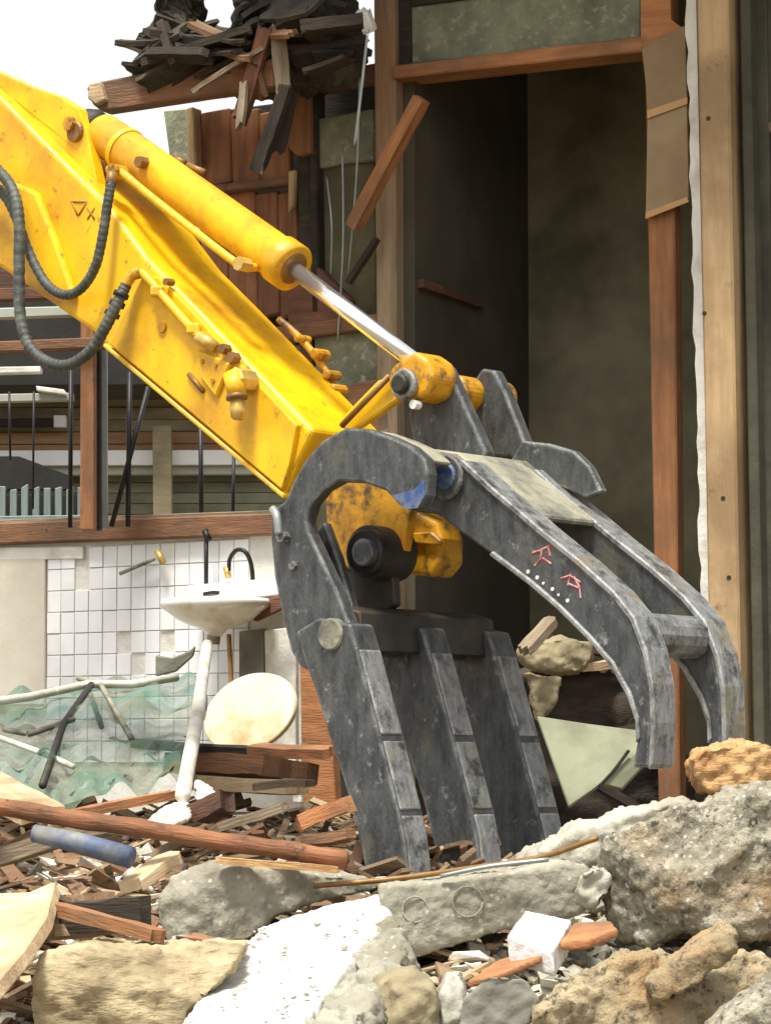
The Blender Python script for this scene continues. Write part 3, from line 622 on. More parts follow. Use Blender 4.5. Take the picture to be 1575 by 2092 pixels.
tube('valve_cap', [A(485, 814, 0.105), A(486, 838, 0.105), A(487, 852, 0.105), A(487, 858, 0.105)], [0.016, 0.0175, 0.0165, 0.009], 'brass', vz, 14, False)
wcyl('hook_eye', 330, 668, 0.15, 0.158, 0.012, 'decal_brown', arm, 12)
# faint painted signs on the side
for pts in ([(146, 412), (178, 412)], [(148, 412), (160, 440)], [(178, 412), (162, 440)], [(180, 424), (194, 448)], [(194, 424), (180, 448)]):
    tube('painted_sign', [A(x, y, 0.17) for x, y in pts], 0.0028, 'decal_brown', arm, 6, False)
# back edge fittings seen behind the arm
for (x, y, r) in ((604, 690, .009), (640, 722, .013), (664, 764, .011), (676, 794, .012)):
    wcyl('far_fitting', x, y, 0.40, 0.45, r, 'yellow_dirty', arm, 10, 0.004)
tube('far_pipe', [A(570, 652, 0.425), A(612, 690, 0.43), A(650, 735, 0.432), A(676, 780, 0.43), A(692, 820, 0.42)], 0.0085, 'yellow_dirty', arm)
# cylinder
cw = 0.275
c0, c1 = A(203, 268, cw), A(600, 549, cw); cd = (c1 - c0).normalized(); cl = (c1 - c0).length
def along(t): return c0 + cd * t
cyl = MB().tube([along(0.0), along(0.012), along(0.05), along(0.051), along(cl - 0.055), along(cl - 0.053), along(cl - 0.05), along(cl - 0.004), along(cl)],
                [0.040, 0.049, 0.050, 0.0505, 0.0505, 0.0535, 0.0565, 0.0565, 0.050], 40).build('hydraulic_cylinder', 'yellow', arm, None, 0, 1, True)
MB().tube([along(cl - 0.001), along(cl + 0.003)], [0.040, 0.034], 30).build('wiper_seal', 'fitting_brown', cyl)
MB().tube([along(-0.055), along(-0.03), along(0.006)], [0.034, 0.044, 0.042], 24).build('cylinder_base', 'steel_dark', cyl, None, 0, 1, True)
tube('cylinder_rod', [along(cl - 0.03), A(848, 740, cw)], 0.0195, 'chrome', arm, 28, False)
wcyl('base_pin', 150, 268, 0.205, 0.40, 0.026, 'fitting_brown', arm, 18, 0.004)
wcyl('base_pin_cap', 138, 252, 0.195, 0.21, 0.018, 'yellow_dirty', arm, 6)
cp = [A(222, 346, 0.19), A(248, 352, 0.19), A(300, 395, 0.19), A(400, 474, 0.19), A(470, 528, 0.19), A(500, 545, 0.2), A(525, 546, 0.24)]
tube('cylinder_pipe', cp, 0.0095, 'yellow', arm)
wcyl('pipe_union', 486, 538, 0.175, 0.21, 0.016, 'brass', arm, 8)
wcyl('pipe_union', 228, 348, 0.17, 0.21, 0.017, 'yellow_dirty', arm, 8)
MB().tube([along(0.098), along(0.112)], 0.0535, 32).build('cylinder_band', 'yellow', cyl)
wcyl('band_bolt', 282, 330, 0.205, 0.24, 0.014, 'fitting_brown', arm, 6)
tube('far_bolt', [A(352, 322, 0.33), A(378, 334, 0.33)], 0.010, 'fitting_brown', arm, 8, False)
tube('far_bolt', [A(384, 338, 0.33), A(418, 352, 0.33)], 0.008, 'fitting_brown', arm, 8, False)
# hoses
hA = [A(-300, 260, 0.100), A(-40, 335, 0.100), A(0, 352, 0.100), A(28, 392, 0.095), A(40, 450, 0.090), A(40, 540, 0.085), A(42, 640, 0.080), A(60, 705, 0.080), A(95, 738, 0.085), A(140, 746, 0.090),
      A(186, 716, 0.095), A(216, 668, 0.100), A(240, 620, 0.110), A(258, 582, 0.125)]
hB = [A(-300, 300, 0.130), A(-40, 372, 0.130), A(8, 398, 0.128), A(36, 450, 0.125), A(62, 520, 0.125), A(96, 580, 0.125), A(132, 602, 0.125), A(166, 590, 0.125), A(195, 546, 0.125), A(210, 485, 0.130), A(220, 420, 0.135), A(228, 372, 0.140)]
for nme, pts, r in (('hydraulic_hose', hA, 0.0135), ('hydraulic_hose', hB, 0.0115)):
    sp = spline(pts, 22); rr = [r * (1 + 0.045 * math.sin(i * 1.35)) for i in range(len(sp))]
    MB().tube(sp, rr, 14).build(nme, 'rubber', arm, None, 0, 1, True)
tube('hose_end', [A(226, 382, 0.140), A(230, 352, 0.142)], 0.0125, 'fitting_brown', arm, 12, False)
tube('hose_end', [A(250, 600, 0.120), A(266, 566, 0.130), A(288, 556, 0.140)], 0.0135, 'yellow_dirty', arm, 12)
for (x, y, x2, y2) in ((238, 626, 242, 616), (246, 607, 250, 598), (228, 646, 232, 638)):
    tube('hose_clamp', [A(x, y, 0.115), A(x2, y2, 0.118)], 0.0185, 'black_metal', arm, 14, False)

# ------------------------------------------------------------------ grapple
gr = empty('demolition_grapple', A(760, 1780, 0.25))
tag(gr, 'worn grey steel demolition grapple gripping the rubble with curved tines', 'grapple')
# lower jaw
LJ = empty('lower_jaw', A(700, 1500, 0.25)); LJ.parent = gr; LJ.matrix_parent_inverse = WM[gr.name].inverted()
cheek = [(873, 968), (868, 938), (840, 912), (800, 893), (750, 876), (704, 874), (660, 898), (624, 938), (598, 985), (582, 1024), (566, 1034), (556, 1052), (553, 1100),
         (560, 1180), (577, 1262), (594, 1330), (612, 1362), (640, 1375), (668, 1362), (696, 1325), (714, 1280), (690, 1212), (655, 1138), (632, 1090), (626, 1064),
         (636, 1030), (660, 1002), (692, 984), (740, 986), (786, 1002), (812, 1030), (836, 1044), (858, 1036), (870, 1010)]
plate('cheek_plate', ARM, cheek, 0.015, 0.05, 'steel', LJ, 0.006, 2)
plate('back_plate', ARM, [(582, 1030), (556, 1052), (556, 1100), (566, 1180), (584, 1262), (606, 1262), (588, 1180), (578, 1100), (580, 1052)], 0.05, 0.12, 'steel_dark', LJ, 0.003)  # dark steel puts the shade between the cheeks into the colour
plate('inner_rib', ARM, [(640, 1092), (662, 1066), (690, 1140), (726, 1268), (702, 1292), (668, 1190)], 0.10, 0.125, 'steel', LJ, 0.004)
plate('top_wrap', ARM, [(868, 940), (840, 914), (800, 895), (750, 878), (704, 876), (662, 900), (640, 925), (650, 934), (672, 910), (706, 890), (750, 890), (800, 907), (836, 924), (860, 946)], 0.05, 0.14, 'steel_mud', LJ, 0.003)
tine = [(604, 1290), (650, 1262), (714, 1274), (730, 1328), (750, 1405), (770, 1482), (786, 1545), (801, 1605), (815, 1662), (826, 1715), (834, 1790), (748, 1790), (738, 1735), (715, 1640), (694, 1572), (672, 1505), (645, 1415), (622, 1352)]
fe = tine[3:11]
def edge_pt(t):
    k = t * (len(fe) - 1); i = min(int(k), len(fe) - 2); f = k - i
    return (fe[i][0] + (fe[i + 1][0] - fe[i][0]) * f, fe[i][1] + (fe[i + 1][1] - fe[i][1]) * f)
for n_, sh in enumerate((0.0, 0.235, 0.46)):
    t_ = plate('lower_tine', ARM, tine, 0.0, 0.078, 'steel', LJ, 0.006, 2, shift=sh)
    for a, b_ in ((0.0, 0.33), (0.36, 0.70), (0.73, 1.0)):
        q = [edge_pt(a + (b_ - a) * i / 4) for i in range(5)]
        pad = [(x - 6, y + 1) for x, y in q] + [(x + 6, y - 2) for x, y in reversed(q)]
        plate('grip_pad', ARM, pad, 0.006, 0.072, 'steel_worn_lit', t_, 0.004, 2, shift=sh)
wcyl('cross_tube', 672, 1296, 0.03, 0.53, 0.042, 'steel', LJ, 24, 0.004)
wcyl('cross_boss', 672, 1296, -0.006, 0.02, 0.034, 'steel_mud', LJ, 24, 0.004)
plate('cross_web', ARM, [(690, 1235), (735, 1250), (742, 1330), (700, 1330)], 0.05, 0.50, 'steel_dark', LJ, 0.003)
# pivot
PV = empty('pivot', A(740, 1130, 0.25)); PV.parent = gr; PV.matrix_parent_inverse = WM[gr.name].inverted()
wcyl('pin_cap', 738, 1128, 0.10, 0.125, 0.029, 'steel', PV, 28, 0.004)
wcyl('pin_collar', 741, 1128, 0.12, 0.15, 0.05, 'black_metal', PV, 32, 0.006)
wcyl('pin_boss', 746, 1128, 0.15, 0.26, 0.058, 'steel_dark', PV, 32, 0.006)
wcyl('pin', 746, 1128, 0.2, 0.5, 0.03, 'steel_dark', PV, 24)
plate('pivot_bracket', ARM, [(690, 1140), (800, 1130), (806, 1236), (770, 1262), (724, 1256)], 0.21, 0.235, 'steel_dark', PV, 0.004)
plate('yellow_bracket', ARM, [(664, 1012), (700, 978), (822, 985), (836, 1040), (822, 1130), (770, 1182), (706, 1160), (668, 1095)], 0.205, 0.235, 'yellow_dirty', PV, 0.005, 2)
plate('yellow_link', ARM, [(792, 1052), (850, 1046), (890, 1066), (902, 1100), (900, 1150), (878, 1178), (792, 1170)], 0.30, 0.38, 'yellow_dirty', PV, 0.010, 3)
plate('link_rib', ARM, [(800, 1092), (880, 1086), (900, 1104), (898, 1114), (800, 1106)], 0.288, 0.302, 'yellow_dirty', PV, 0.003)
# upper jaw
UJ = empty('upper_jaw', A(1150, 1200, 0.3)); UJ.parent = gr; UJ.matrix_parent_inverse = WM[gr.name].inverted()
ut = [(862, 928), (938, 942), (1000, 1000), (1050, 1042), (1100, 1085), (1180, 1150), (1246, 1210), (1288, 1262), (1314, 1330), (1327, 1400), (1330, 1480), (1326, 1568),
      (1290, 1568), (1300, 1515), (1298, 1470), (1282, 1420), (1248, 1358), (1200, 1302), (1140, 1242), (1080, 1190), (1000, 1130), (930, 1080), (892, 1050), (862, 1044)]
for sh in (0.0, 0.25):
    t_ = plate('upper_tine', ARM, ut, 0.165, 0.228, 'steel', UJ, 0.006, 2, shift=sh)
    # pale strip on the tine's back; light from above put into its colour
    back = ut[1:12]
    plate('bright_edge_strip', ARM, [(x - 4, y + 5) for x, y in back] + [(x + 5, y - 4) for x, y in reversed(back)], 0.158, 0.235, 'steel_worn_lit', t_, 0.003, 1, shift=sh)
    low = ut[13:21]
    plate('bright_edge_strip', ARM, [(x + 4, y - 5) for x, y in low] + [(x - 3, y + 4) for x, y in reversed(low)], 0.158, 0.235, 'steel_worn_lit', t_, 0.003, 1, shift=sh)
plate('top_cover', ARM, [(862, 914), (935, 924), (1000, 974), (1092, 1052), (1086, 1064), (990, 992), (930, 942), (862, 934)], 0.20, 0.44, 'steel_mud', UJ, 0.004)
plate('far_flange', ARM, [(1066, 900), (1120, 906), (1172, 922), (1202, 952), (1228, 1004), (1196, 1018), (1130, 990), (1040, 942)], 0.435, 0.46, 'steel', UJ, 0.004)
wcyl('cross_bar', 1302, 1296, 0.22, 0.43, 0.044, 'steel_worn_lit', UJ, 14, 0.004)
wcyl('hub_pin', 905, 972, 0.145, 0.17, 0.028, 'paint_blue', UJ, 20, 0.004)
wcyl('hub_boss', 905, 975, 0.152, 0.168, 0.048, 'steel', UJ, 28, 0.004)
plate('paint_patch', ARM, [(800, 1012), (846, 1000), (866, 980), (868, 1012), (852, 1038), (828, 1040)], 0.0125, 0.0155, 'paint_blue', UJ, 0.0)
plate('paint_patch', ARM, [(868, 940), (900, 946), (930, 985), (925, 1000), (905, 985), (880, 960)], 0.162, 0.1655, 'paint_blue', UJ, 0.0)
plate('pin_lug', ARM, [(866, 744), (886, 732), (912, 748), (936, 800), (992, 922), (985, 944), (846, 925), (834, 846), (848, 800)], 0.30, 0.335, 'steel', UJ, 0.006, 2)
plate('pin_lug', ARM, [(968, 776), (984, 752), (1008, 756), (1032, 802), (1076, 914), (1068, 936), (984, 930), (974, 860)], 0.44, 0.475, 'steel', UJ, 0.006, 2)
pc = (818, 784)
pa = A(*pc, 0.20)
def pin_at(name, w0, w1, r, mat, seg=24):
    p = pa + ARM.w * (w0 - 0.20); q = pa + ARM.w * (w1 - 0.20)
    return MB().tube([p, p + ARM.w * .004, q - ARM.w * .004, q], [r - .004, r, r, r - .004], seg).build(name, mat, UJ)
pin_at('lug_pin', 0.20, 0.56, 0.022, 'steel_dark')
pin_at('pin_bushing', 0.375, 0.47, 0.038, 'yellow_dirty'); pin_at('pin_bushing', 0.505, 0.56, 0.04, 'yellow_dirty')
pin_at('pin_ring', 0.205, 0.222, 0.034, 'steel_worn_lit'); pin_at('pin_end', 0.19, 0.21, 0.021, 'steel_dark')
wcyl('grease_plug', 843, 826, 0.215, 0.235, 0.010, 'paint_white', UJ, 10)
plate('rod_eye', ARM, [(806, 742), (846, 716), (874, 736), (884, 768), (872, 806), (842, 820), (806, 812), (790, 786), (792, 758)], 0.222, 0.315, 'yellow_dirty', UJ, 0.012, 3)
plate('link_arm', ARM, [(690, 872), (698, 852), (770, 778), (798, 766), (812, 816), (770, 846), (718, 880)], 0.255, 0.28, 'yellow', UJ, 0.004)
tube('link_rod', [A(796, 768, 0.24), A(698, 870, 0.24)], 0.007, 'fitting_brown', UJ, 10, False)
tube('jaw_pipe', [A(558, 1040, 0.0), A(566, 1056, -0.01), A(570, 1092, -0.01)], 0.009, 'galv', LJ)
wcyl('jaw_bolt', 572, 1096, -0.005, 0.02, 0.012, 'steel_worn_lit', LJ, 6)
wcyl('jaw_bolt', 596, 1155, 0.008, 0.02, 0.010, 'steel_worn_lit', LJ, 6)
# painted marks on the near tine
def mark(strokes, mat, r=0.0026):
    mb = MB()
    for s_ in strokes:
        mb.tube([A(x, y, 0.1655) for x, y in s_], r, 6)
    return mb.build('painted_mark', mat, UJ)
mark([[(1088, 1130), (1106, 1124), (1128, 1112)], [(1108, 1120), (1104, 1142), (1092, 1156)], [(1108, 1140), (1126, 1152)], [(1120, 1118), (1124, 1136)]], 'paint_red')
mark([[(1146, 1182), (1164, 1176), (1186, 1190)], [(1166, 1172), (1160, 1196)], [(1160, 1192), (1184, 1202), (1186, 1222)], [(1172, 1178), (1184, 1200)]], 'paint_red')
for i in range(6):
    wcyl('painted_dot', 1078 + i * 15.5 + (i % 2) * 3, 1168 + i * 11.8, 0.1635, 0.1665, 0.0042 if i in (0, 1, 3, 5) else 0.003, 'paint_white', UJ, 10)

# ------------------------------------------------------------------ rubble: the large pieces, each its own thing
def chunk(name, px, Y, depth, mat, label, cat, voxel=0.012, disp=((7, 0.02, 'f'), (28, 0.012, 'f')), tilt=0.0, group=None, smooth=True, cuts=0):
    voxel = voxel * 0.62 if voxel < 0.015 else voxel; disp = tuple(disp) + ((80, 0.003, 'f'),)
    f_ = YF(Y); pts = [f_.P(x, y, 0) for x, y in px]
    vec = Vector((0.0, depth, depth * tilt))
    o = MB().prism(pts, vec).build(name, mat, None, frame_mtx(f_, pts), voxel=voxel, disp=disp, smooth=smooth, cuts=cuts)
    return tag(o, label, cat, group)
def slab(name, top, th, mat, label, cat, lean=(0, 0, 0), voxel=0.01, disp=((9, 0.012, 'f'), (34, 0.008, 'f')), group=None):
    """top face given by corners (px, py, Y); the body hangs below it"""
    pts = [W(*p) for p in top]; vec = Vector((lean[0], lean[1], -th))
    b = MB().prism(pts, vec)
    o = b.build(name, mat, None, None, voxel=voxel, disp=disp, smooth=True) if voxel else b.build(name, mat, None, None, 0.003)
    return tag(o, label, cat, group)
wslab = slab('white_slab', [(335, 2125, 4.30), (592, 2125, 4.18), (700, 1986, 4.62), (797, 1866, 5.04), (790, 1822, 5.22), (660, 1852, 5.14), (530, 1892, 5.02), (432, 2008, 4.64)],
     0.13, 'white_slab', 'bright white concrete beam lying diagonally across the rubble in front', 'concrete beam', (0.05, 0.03, 0), 0.006, ((5, 0.004, 'f'), (20, 0.003, 'f'), (60, 0.002, 'f')))
pts = [W(*p) for p in [(610, 2110, 4.24), (700, 2110, 4.2), (830, 1968, 4.62), (815, 1890, 4.9), (797, 1868, 5.05), (700, 1994, 4.64)]]
tag(MB().prism(pts, Vector((0.02, 0.03, -0.12))).build('broken_side', 'concrete', wslab, None, voxel=0.006, disp=((10, 0.022, 'f'), (30, 0.012, 'f'), (70, 0.006, 'f')), smooth=True), 'rough grey broken side of the white beam')
kerb = chunk('concrete_kerb', [(770, 1808), (900, 1800), (1040, 1782), (1150, 1762), (1196, 1772), (1212, 1812), (1186, 1868), (1100, 1888), (1000, 1912), (900, 1938), (818, 1962), (784, 1916)], 5.1, 0.22, 'concrete',
      'grey concrete kerb with round marks along its face', 'concrete kerb', 0.008, ((5, 0.008, 'f'), (24, 0.003, 'f')))
for (x, y, r) in ((955, 1842, .026), (848, 1858, .022)):
    c = W(x, y, 5.1); ring = [c + Vector((r * math.cos(a), -0.004, r * math.sin(a))) for a in [2 * math.pi * k / 20 for k in range(21)]]
    MB().tube(ring, 0.0019, 6).build('round_mark', 'concrete', kerb, None, 0, 1, True)
tag(tube('bent_rebar', [W(640, 1810, 5.25), W(800, 1796, 5.25), W(960, 1774, 5.2), W(1100, 1752, 5.15), W(1220, 1712, 5.1)], 0.005, 'fitting_brown', None, 8), 'thin bent steel bar lying along the top of the kerb', 'steel bar')
tag(tube('bent_rebar', [W(900, 1790, 5.1), W(1000, 1770, 5.08), W(1120, 1756, 5.06)], 0.004, 'galv', None, 8), 'short pale wire lying on the kerb under the tines', 'wire')
chunk('earth_boulder', [(1228, 1786), (1236, 1728), (1300, 1672), (1390, 1640), (1470, 1618), (1640, 1590), (1640, 1930), (1510, 1905), (1420, 1900), (1330, 1925), (1284, 1918), (1252, 1850)], 5.0, 0.36, 'earth_grey',
      'big lump of stony brown earth right of the kerb', 'earth lump', 0.011, ((4, 0.016, 'f'), (9, 0.010, 'r'), (30, 0.008, 'f'), (60, 0.006, 'f')), -0.08, cuts=16)
chunk('concrete_ridge', [(1064, 1764), (1130, 1716), (1220, 1690), (1310, 1656), (1400, 1630), (1420, 1660), (1300, 1716), (1236, 1746), (1206, 1800), (1150, 1770), (1100, 1790)], 5.32, 0.16, 'concrete_pale',
      'pale broken concrete edge between the tines and the earth lump', 'concrete', 0.010, ((8, 0.016, 'f'), (30, 0.010, 'f')))
chunk('concrete_fragment', [(1180, 1790), (1222, 1764), (1248, 1790), (1240, 1830), (1208, 1850), (1186, 1836)], 5.06, 0.12, 'concrete_pale', 'small pale fragment wedged between kerb and earth lump', 'concrete', 0.008)
chunk('clay_boulder', [(1060, 2130), (1096, 2060), (1160, 2010), (1240, 1962), (1330, 1935), (1420, 1950), (1500, 1930), (1640, 1910), (1640, 2130)], 4.35, 0.42, 'earth',
      'tan crumbling clay mass at the foot of the earth lump', 'clay lump', 0.011, ((4, 0.016, 'f'), (9, 0.012, 'r'), (30, 0.008, 'f'), (60, 0.006, 'f')), -0.18, cuts=14)
chunk('clay_slab', [(1322, 2010), (1400, 1950), (1488, 1892), (1512, 1908), (1500, 1950), (1400, 2030), (1340, 2050)], 4.3, 0.12, 'earth', 'tilted ledge of tan clay on the crumbling mass', 'clay slab', 0.009, ((7, 0.006, 'r'), (36, 0.006, 'f')), cuts=8)
chunk('clay_slab', [(1440, 2130), (1500, 2060), (1600, 1990), (1660, 1990), (1660, 2130)], 4.2, 0.12, 'earth_grey', 'greyish clay ledge low on the crumbling mass', 'clay slab', 0.009, ((7, 0.006, 'r'), (36, 0.006, 'f')), cuts=8)
tb = chunk('wood_block', [(1414, 1556), (1436, 1532), (1510, 1518), (1560, 1522), (1640, 1544), (1640, 1606), (1520, 1606), (1444, 1618), (1424, 1590)], 5.2, 0.14, 'wood_raw',
      'splintered end of an orange timber lying on the earth lump', 'timber', 0.008, ((10, 0.012, 'f'), (40, 0.010, 'f')))
wb = MB().hexa([W(1034, 1912, 4.66), W(1128, 1942, 4.62), W(1166, 1880, 4.80), W(1072, 1858, 4.84)], [p + Vector((0.004, 0.005, -0.042)) for p in (W(1034, 1912, 4.66), W(1128, 1942, 4.62), W(1166, 1880, 4.80), W(1072, 1858, 4.84))])
tag(wb.build('foam_block', 'foam_white', None, None, voxel=0.003, disp=((20, 0.0015, 'f'), (60, 0.001, 'f')), smooth=True), 'small clean white foam block lying in front of the kerb', 'foam block')
slab('timber_splinter', [(952, 2004, 4.6), (1030, 1984, 4.58), (1108, 1950, 4.62), (1096, 1938, 4.72), (1016, 1960, 4.72)], 0.013, 'wood_orange', 'long orange brown timber splinter below the white foam block', 'timber splinter', voxel=0.0035, disp=((20, 0.003, 'f'),))
slab('timber_splinter', [(1146, 1922, 4.66), (1200, 1918, 4.64), (1262, 1894, 4.68), (1250, 1880, 4.78), (1170, 1884, 4.8)], 0.016, 'wood_orange', 'orange brown timber end poking out behind the white foam block', 'timber splinter', voxel=0.0035, disp=((20, 0.003, 'f'),))
chunk('stone_shard', [(758, 2130), (770, 2010), (810, 1984), (862, 1980), (892, 2006), (902, 2130)], 4.4, 0.12, 'stone_tan', 'tan rounded stone right of the white beam', 'stone', 0.009, ((8, 0.008, 'f'), (20, 0.005, 'r'), (50, 0.003, 'f')), cuts=14)
chunk('stone_shard', [(898, 2050), (912, 1992), (946, 1986), (950, 2040), (930, 2130), (906, 2130)], 4.45, 0.1, 'concrete_pale', 'narrow pale stone between two larger stones', 'stone', 0.008, ((12, 0.010, 'f'),), cuts=8)
chunk('stone_shard', [(926, 2130), (950, 2040), (988, 1996), (1078, 1994), (1108, 2040), (1064, 2130)], 4.38, 0.10, 'stone_grey', 'flat dark grey stone plate under the orange shard', 'stone', 0.009, ((6, 0.006, 'f'), (40, 0.003, 'f')), -0.4)
chunk('concrete_block', [(322, 1836), (350, 1792), (430, 1768), (560, 1776), (700, 1788), (800, 1806), (780, 1824), (660, 1846), (560, 1874), (500, 1930), (420, 1934), (340, 1926), (318, 1880)], 5.22, 0.3, 'concrete',
      'grey concrete block behind the white beam', 'concrete block', 0.010, ((5, 0.008, 'f'), (14, 0.005, 'r'), (40, 0.003, 'f')), cuts=12)
chunk('sandstone_block', [(56, 2020), (76, 1952), (150, 1940), (300, 1950), (420, 1938), (492, 1946), (470, 1990), (400, 2060), (350, 2130), (70, 2130)], 4.5, 0.3, 'sandstone',
      'ridged sandy stone block left of the white beam', 'stone block', 0.010, ((5, 0.008, 'f'), (12, 0.006, 'r'), (34, 0.006, 'f')), cuts=12)
slab('beige_board', [(-60, 1826, 4.8), (60, 1822, 4.78), (112, 1800, 4.82), (96, 1870, 4.6), (50, 1940, 4.45), (-10, 2010, 4.3), (-60, 2040, 4.3)], 0.022, 'wood_pale', 'pale beige broken board tilted at the edge of the sandy stone block', 'board', (0.01, 0.01, 0), 0, ())
pa_, pb_ = W(-60, 1640, 5.35), W(708, 1757, 5.22)
pth = [pa_.lerp(pb_, k / 24) + Vector((0, 0, 0.001 * math.sin(k * .7))) for k in range(25)]
tag(MB().tube(pth, [0.0165 + 0.0012 * math.sin(k * 1.9) for k in range(25)], 16).build('long_pole', 'wood_pole', None, rod_mtx(pa_, pb_), 0, 1, True), 'long straight brown wooden pole lying across the rubble to the tines', 'pole')
tag(plank('yellow_lath', W(440, 1752, 5.2), W(690, 1782, 5.2), 0.03, 0.012, 'wood_raw', None, 0.01), 'thin yellow lath just under the end of the brown pole', 'lath')
bp = [W(70, 1702, 5.3), W(160, 1722, 5.28), W(268, 1752, 5.24)]
tag(MB().tube(bp, [0.016, 0.019, 0.02], 16).build('blue_pipe', 'blue_plastic', None, None, 0, 1, True), 'short piece of blue plastic pipe under the long brown pole', 'pipe')
tag(plank('brown_batten', W(96, 1846, 4.75), W(324, 1918, 4.65), 0.03, 0.02, 'wood_orange', None, 0.02), 'rusty brown batten behind the sandy stone block', 'batten')
tag(plank('dark_batten', W(120, 1872, 4.8), W(300, 1868, 4.8), 0.04, 0.05, 'wood_dark', None, 0.02), 'dark timber in the gap behind the sandy stone block', 'timber')
# left middle of the heap
slab('white_sheet', [(288, 1686, 6.1), (330, 1692, 5.95), (392, 1664, 6.05), (384, 1632, 6.5), (330, 1648, 6.4)], 0.01, 'plaster_bit', 'flat white sheet lying behind the long brown pole', 'sheet', voxel=0.006, disp=((20, 0.004, 'f'),))
slab('white_sheet', [(398, 1588, 6.6), (440, 1606, 6.5), (452, 1644, 6.4), (416, 1654, 6.4), (402, 1630, 6.5)], 0.012, 'plaster_bit', 'white pointed shard standing behind the long brown pole', 'shard', voxel=0.006, disp=((20, 0.004, 'f'),))
for (a, ya, b, yb, wd, th, mt, lb) in (
    ((380, 1562), 7.6, (600, 1576), 7.4, .20, .05, 'wood_brown', 'wide brown timber under the oval lid'),
    ((400, 1600), 7.3, (620, 1606), 7.2, .12, .035, 'wood_pale', 'pale timber under the wide brown one'),
    ((520, 1608), 7.0, (640, 1600), 7.0, .05, .016, 'wood_grey', 'grey lath beside the tines by the pale timber'),
    ((270, 1518), 8.0, (600, 1536), 7.7, .03, .02, 'wood_dark', 'long dark batten crossing under the oval lid'),
    ((520, 1528), 7.7, (680, 1540), 7.4, .05, .026, 'wood_orange', 'orange batten running to the near tine'),
    ((430, 1700), 6.2, (592, 1640), 6.2, .05, .02, 'wood_grey', 'weathered grey lath sloping up towards the tines'),
    ((400, 1662), 6.3, (470, 1634), 6.2, .05, .04, 'wood_red', 'short red brown block beside the white shard'),
    ((150, 1668), 6.4, (360, 1620), 6.6, .05, .02, 'wood_orange', 'orange lath along the lower edge of the green net'),
    ((-40, 1598), 6.6, (90, 1662), 6.0, .10, .03, 'wood_pale', 'pale board end sticking out under the green net'),
    ((610, 1716), 5.7, (722, 1706), 5.7, .06, .02, 'wood_brown', 'brown plank end against the foot of the near tine'),
    ((600, 1690), 5.8, (720, 1640), 5.8, .08, .03, 'wood_orange', 'splintered orange board against the near tine'),
    ((270, 1808), 5.25, (360, 1752), 5.35, .05, .02, 'wood_pale', 'pale lath standing up against the grey concrete block'),
    ((-40, 1760), 5.4, (230, 1690), 5.5, .06, .03, 'wood_grey', 'grey board beneath the blue pipe'),
    ((100, 1900), 4.8, (260, 1896), 4.85, .06, .02, 'wood_pale', 'pale strip lying on top of the sandy stone block'),
    ((380, 1920), 5.0, (460, 1936), 5.0, .03, .014, 'wood_brown', 'brown splinter at the foot of the grey concrete block')):
    tag(plank('broken_timber' if th > .024 else 'broken_lath', W(*a, ya), W(*b, yb), wd, th, mt, None, 0.025, 0.004, random.uniform(-.25, .25)), lb, 'timber' if th > .024 else 'lath')
# behind the jaw, in the doorway
slab('green_board', [(1096, 1462, 6.95), (1200, 1478, 6.93), (1308, 1492, 6.9), (1332, 1512, 6.88), (1322, 1556, 6.86), (1270, 1612, 6.82), (1228, 1602, 6.8), (1162, 1648, 6.78)], 0.006, 'board_green', 'pale green broken board standing between the two jaws', 'board', (0.0, 0.02, 0), 0, ())
tag(plank('board_crack', W(1222, 1606, 6.79), W(1284, 1534, 6.84), 0.006, 0.006, 'wood_dark', None, 0.002), 'dark splinter lying across the pale green board', 'splinter')
chunk('plaster_lump', [(1062, 1330), (1100, 1310), (1160, 1302), (1216, 1312), (1208, 1348), (1186, 1372), (1120, 1376), (1082, 1364)], 7.2, 0.12, 'stone_tan', 'tan plaster lump in the doorway above the green board', 'plaster lump', 0.009, ((10, 0.016, 'f'), (36, 0.006, 'f')))
chunk('plaster_lump', [(1070, 1372), (1150, 1384), (1134, 1440), (1104, 1470), (1088, 1440)], 7.1, 0.06, 'stone_tan', 'pointed tan plaster piece beside the third lower tine', 'plaster lump', 0.009, ((10, 0.010, 'f'), (36, 0.006, 'f')))
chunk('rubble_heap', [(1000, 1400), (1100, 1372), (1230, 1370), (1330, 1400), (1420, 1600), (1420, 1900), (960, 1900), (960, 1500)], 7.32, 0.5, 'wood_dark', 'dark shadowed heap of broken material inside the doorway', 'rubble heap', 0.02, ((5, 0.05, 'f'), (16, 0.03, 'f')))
for (a, b, mt, lb, yy) in (((1066, 1330), (1130, 1270), 'wood_grey', 'thin grey stick poking out above the tan plaster lump', 7.0), ((1100, 1300), (1290, 1352), 'wood_red', 'dark red batten lying over the doorway heap', 7.3), ((1180, 1366), (1260, 1350), 'wood_pale', 'small pale batten on the doorway heap', 7.25),
                         ((1140, 1560), (1390, 1700), 'wood_dark', 'dark rafter sunk in the doorway heap behind the green board', 7.1)):
    tag(plank('broken_batten', W(*a, yy), W(*b, yy + .1), .04, .02, mt, None, 0.02), lb, 'batten')

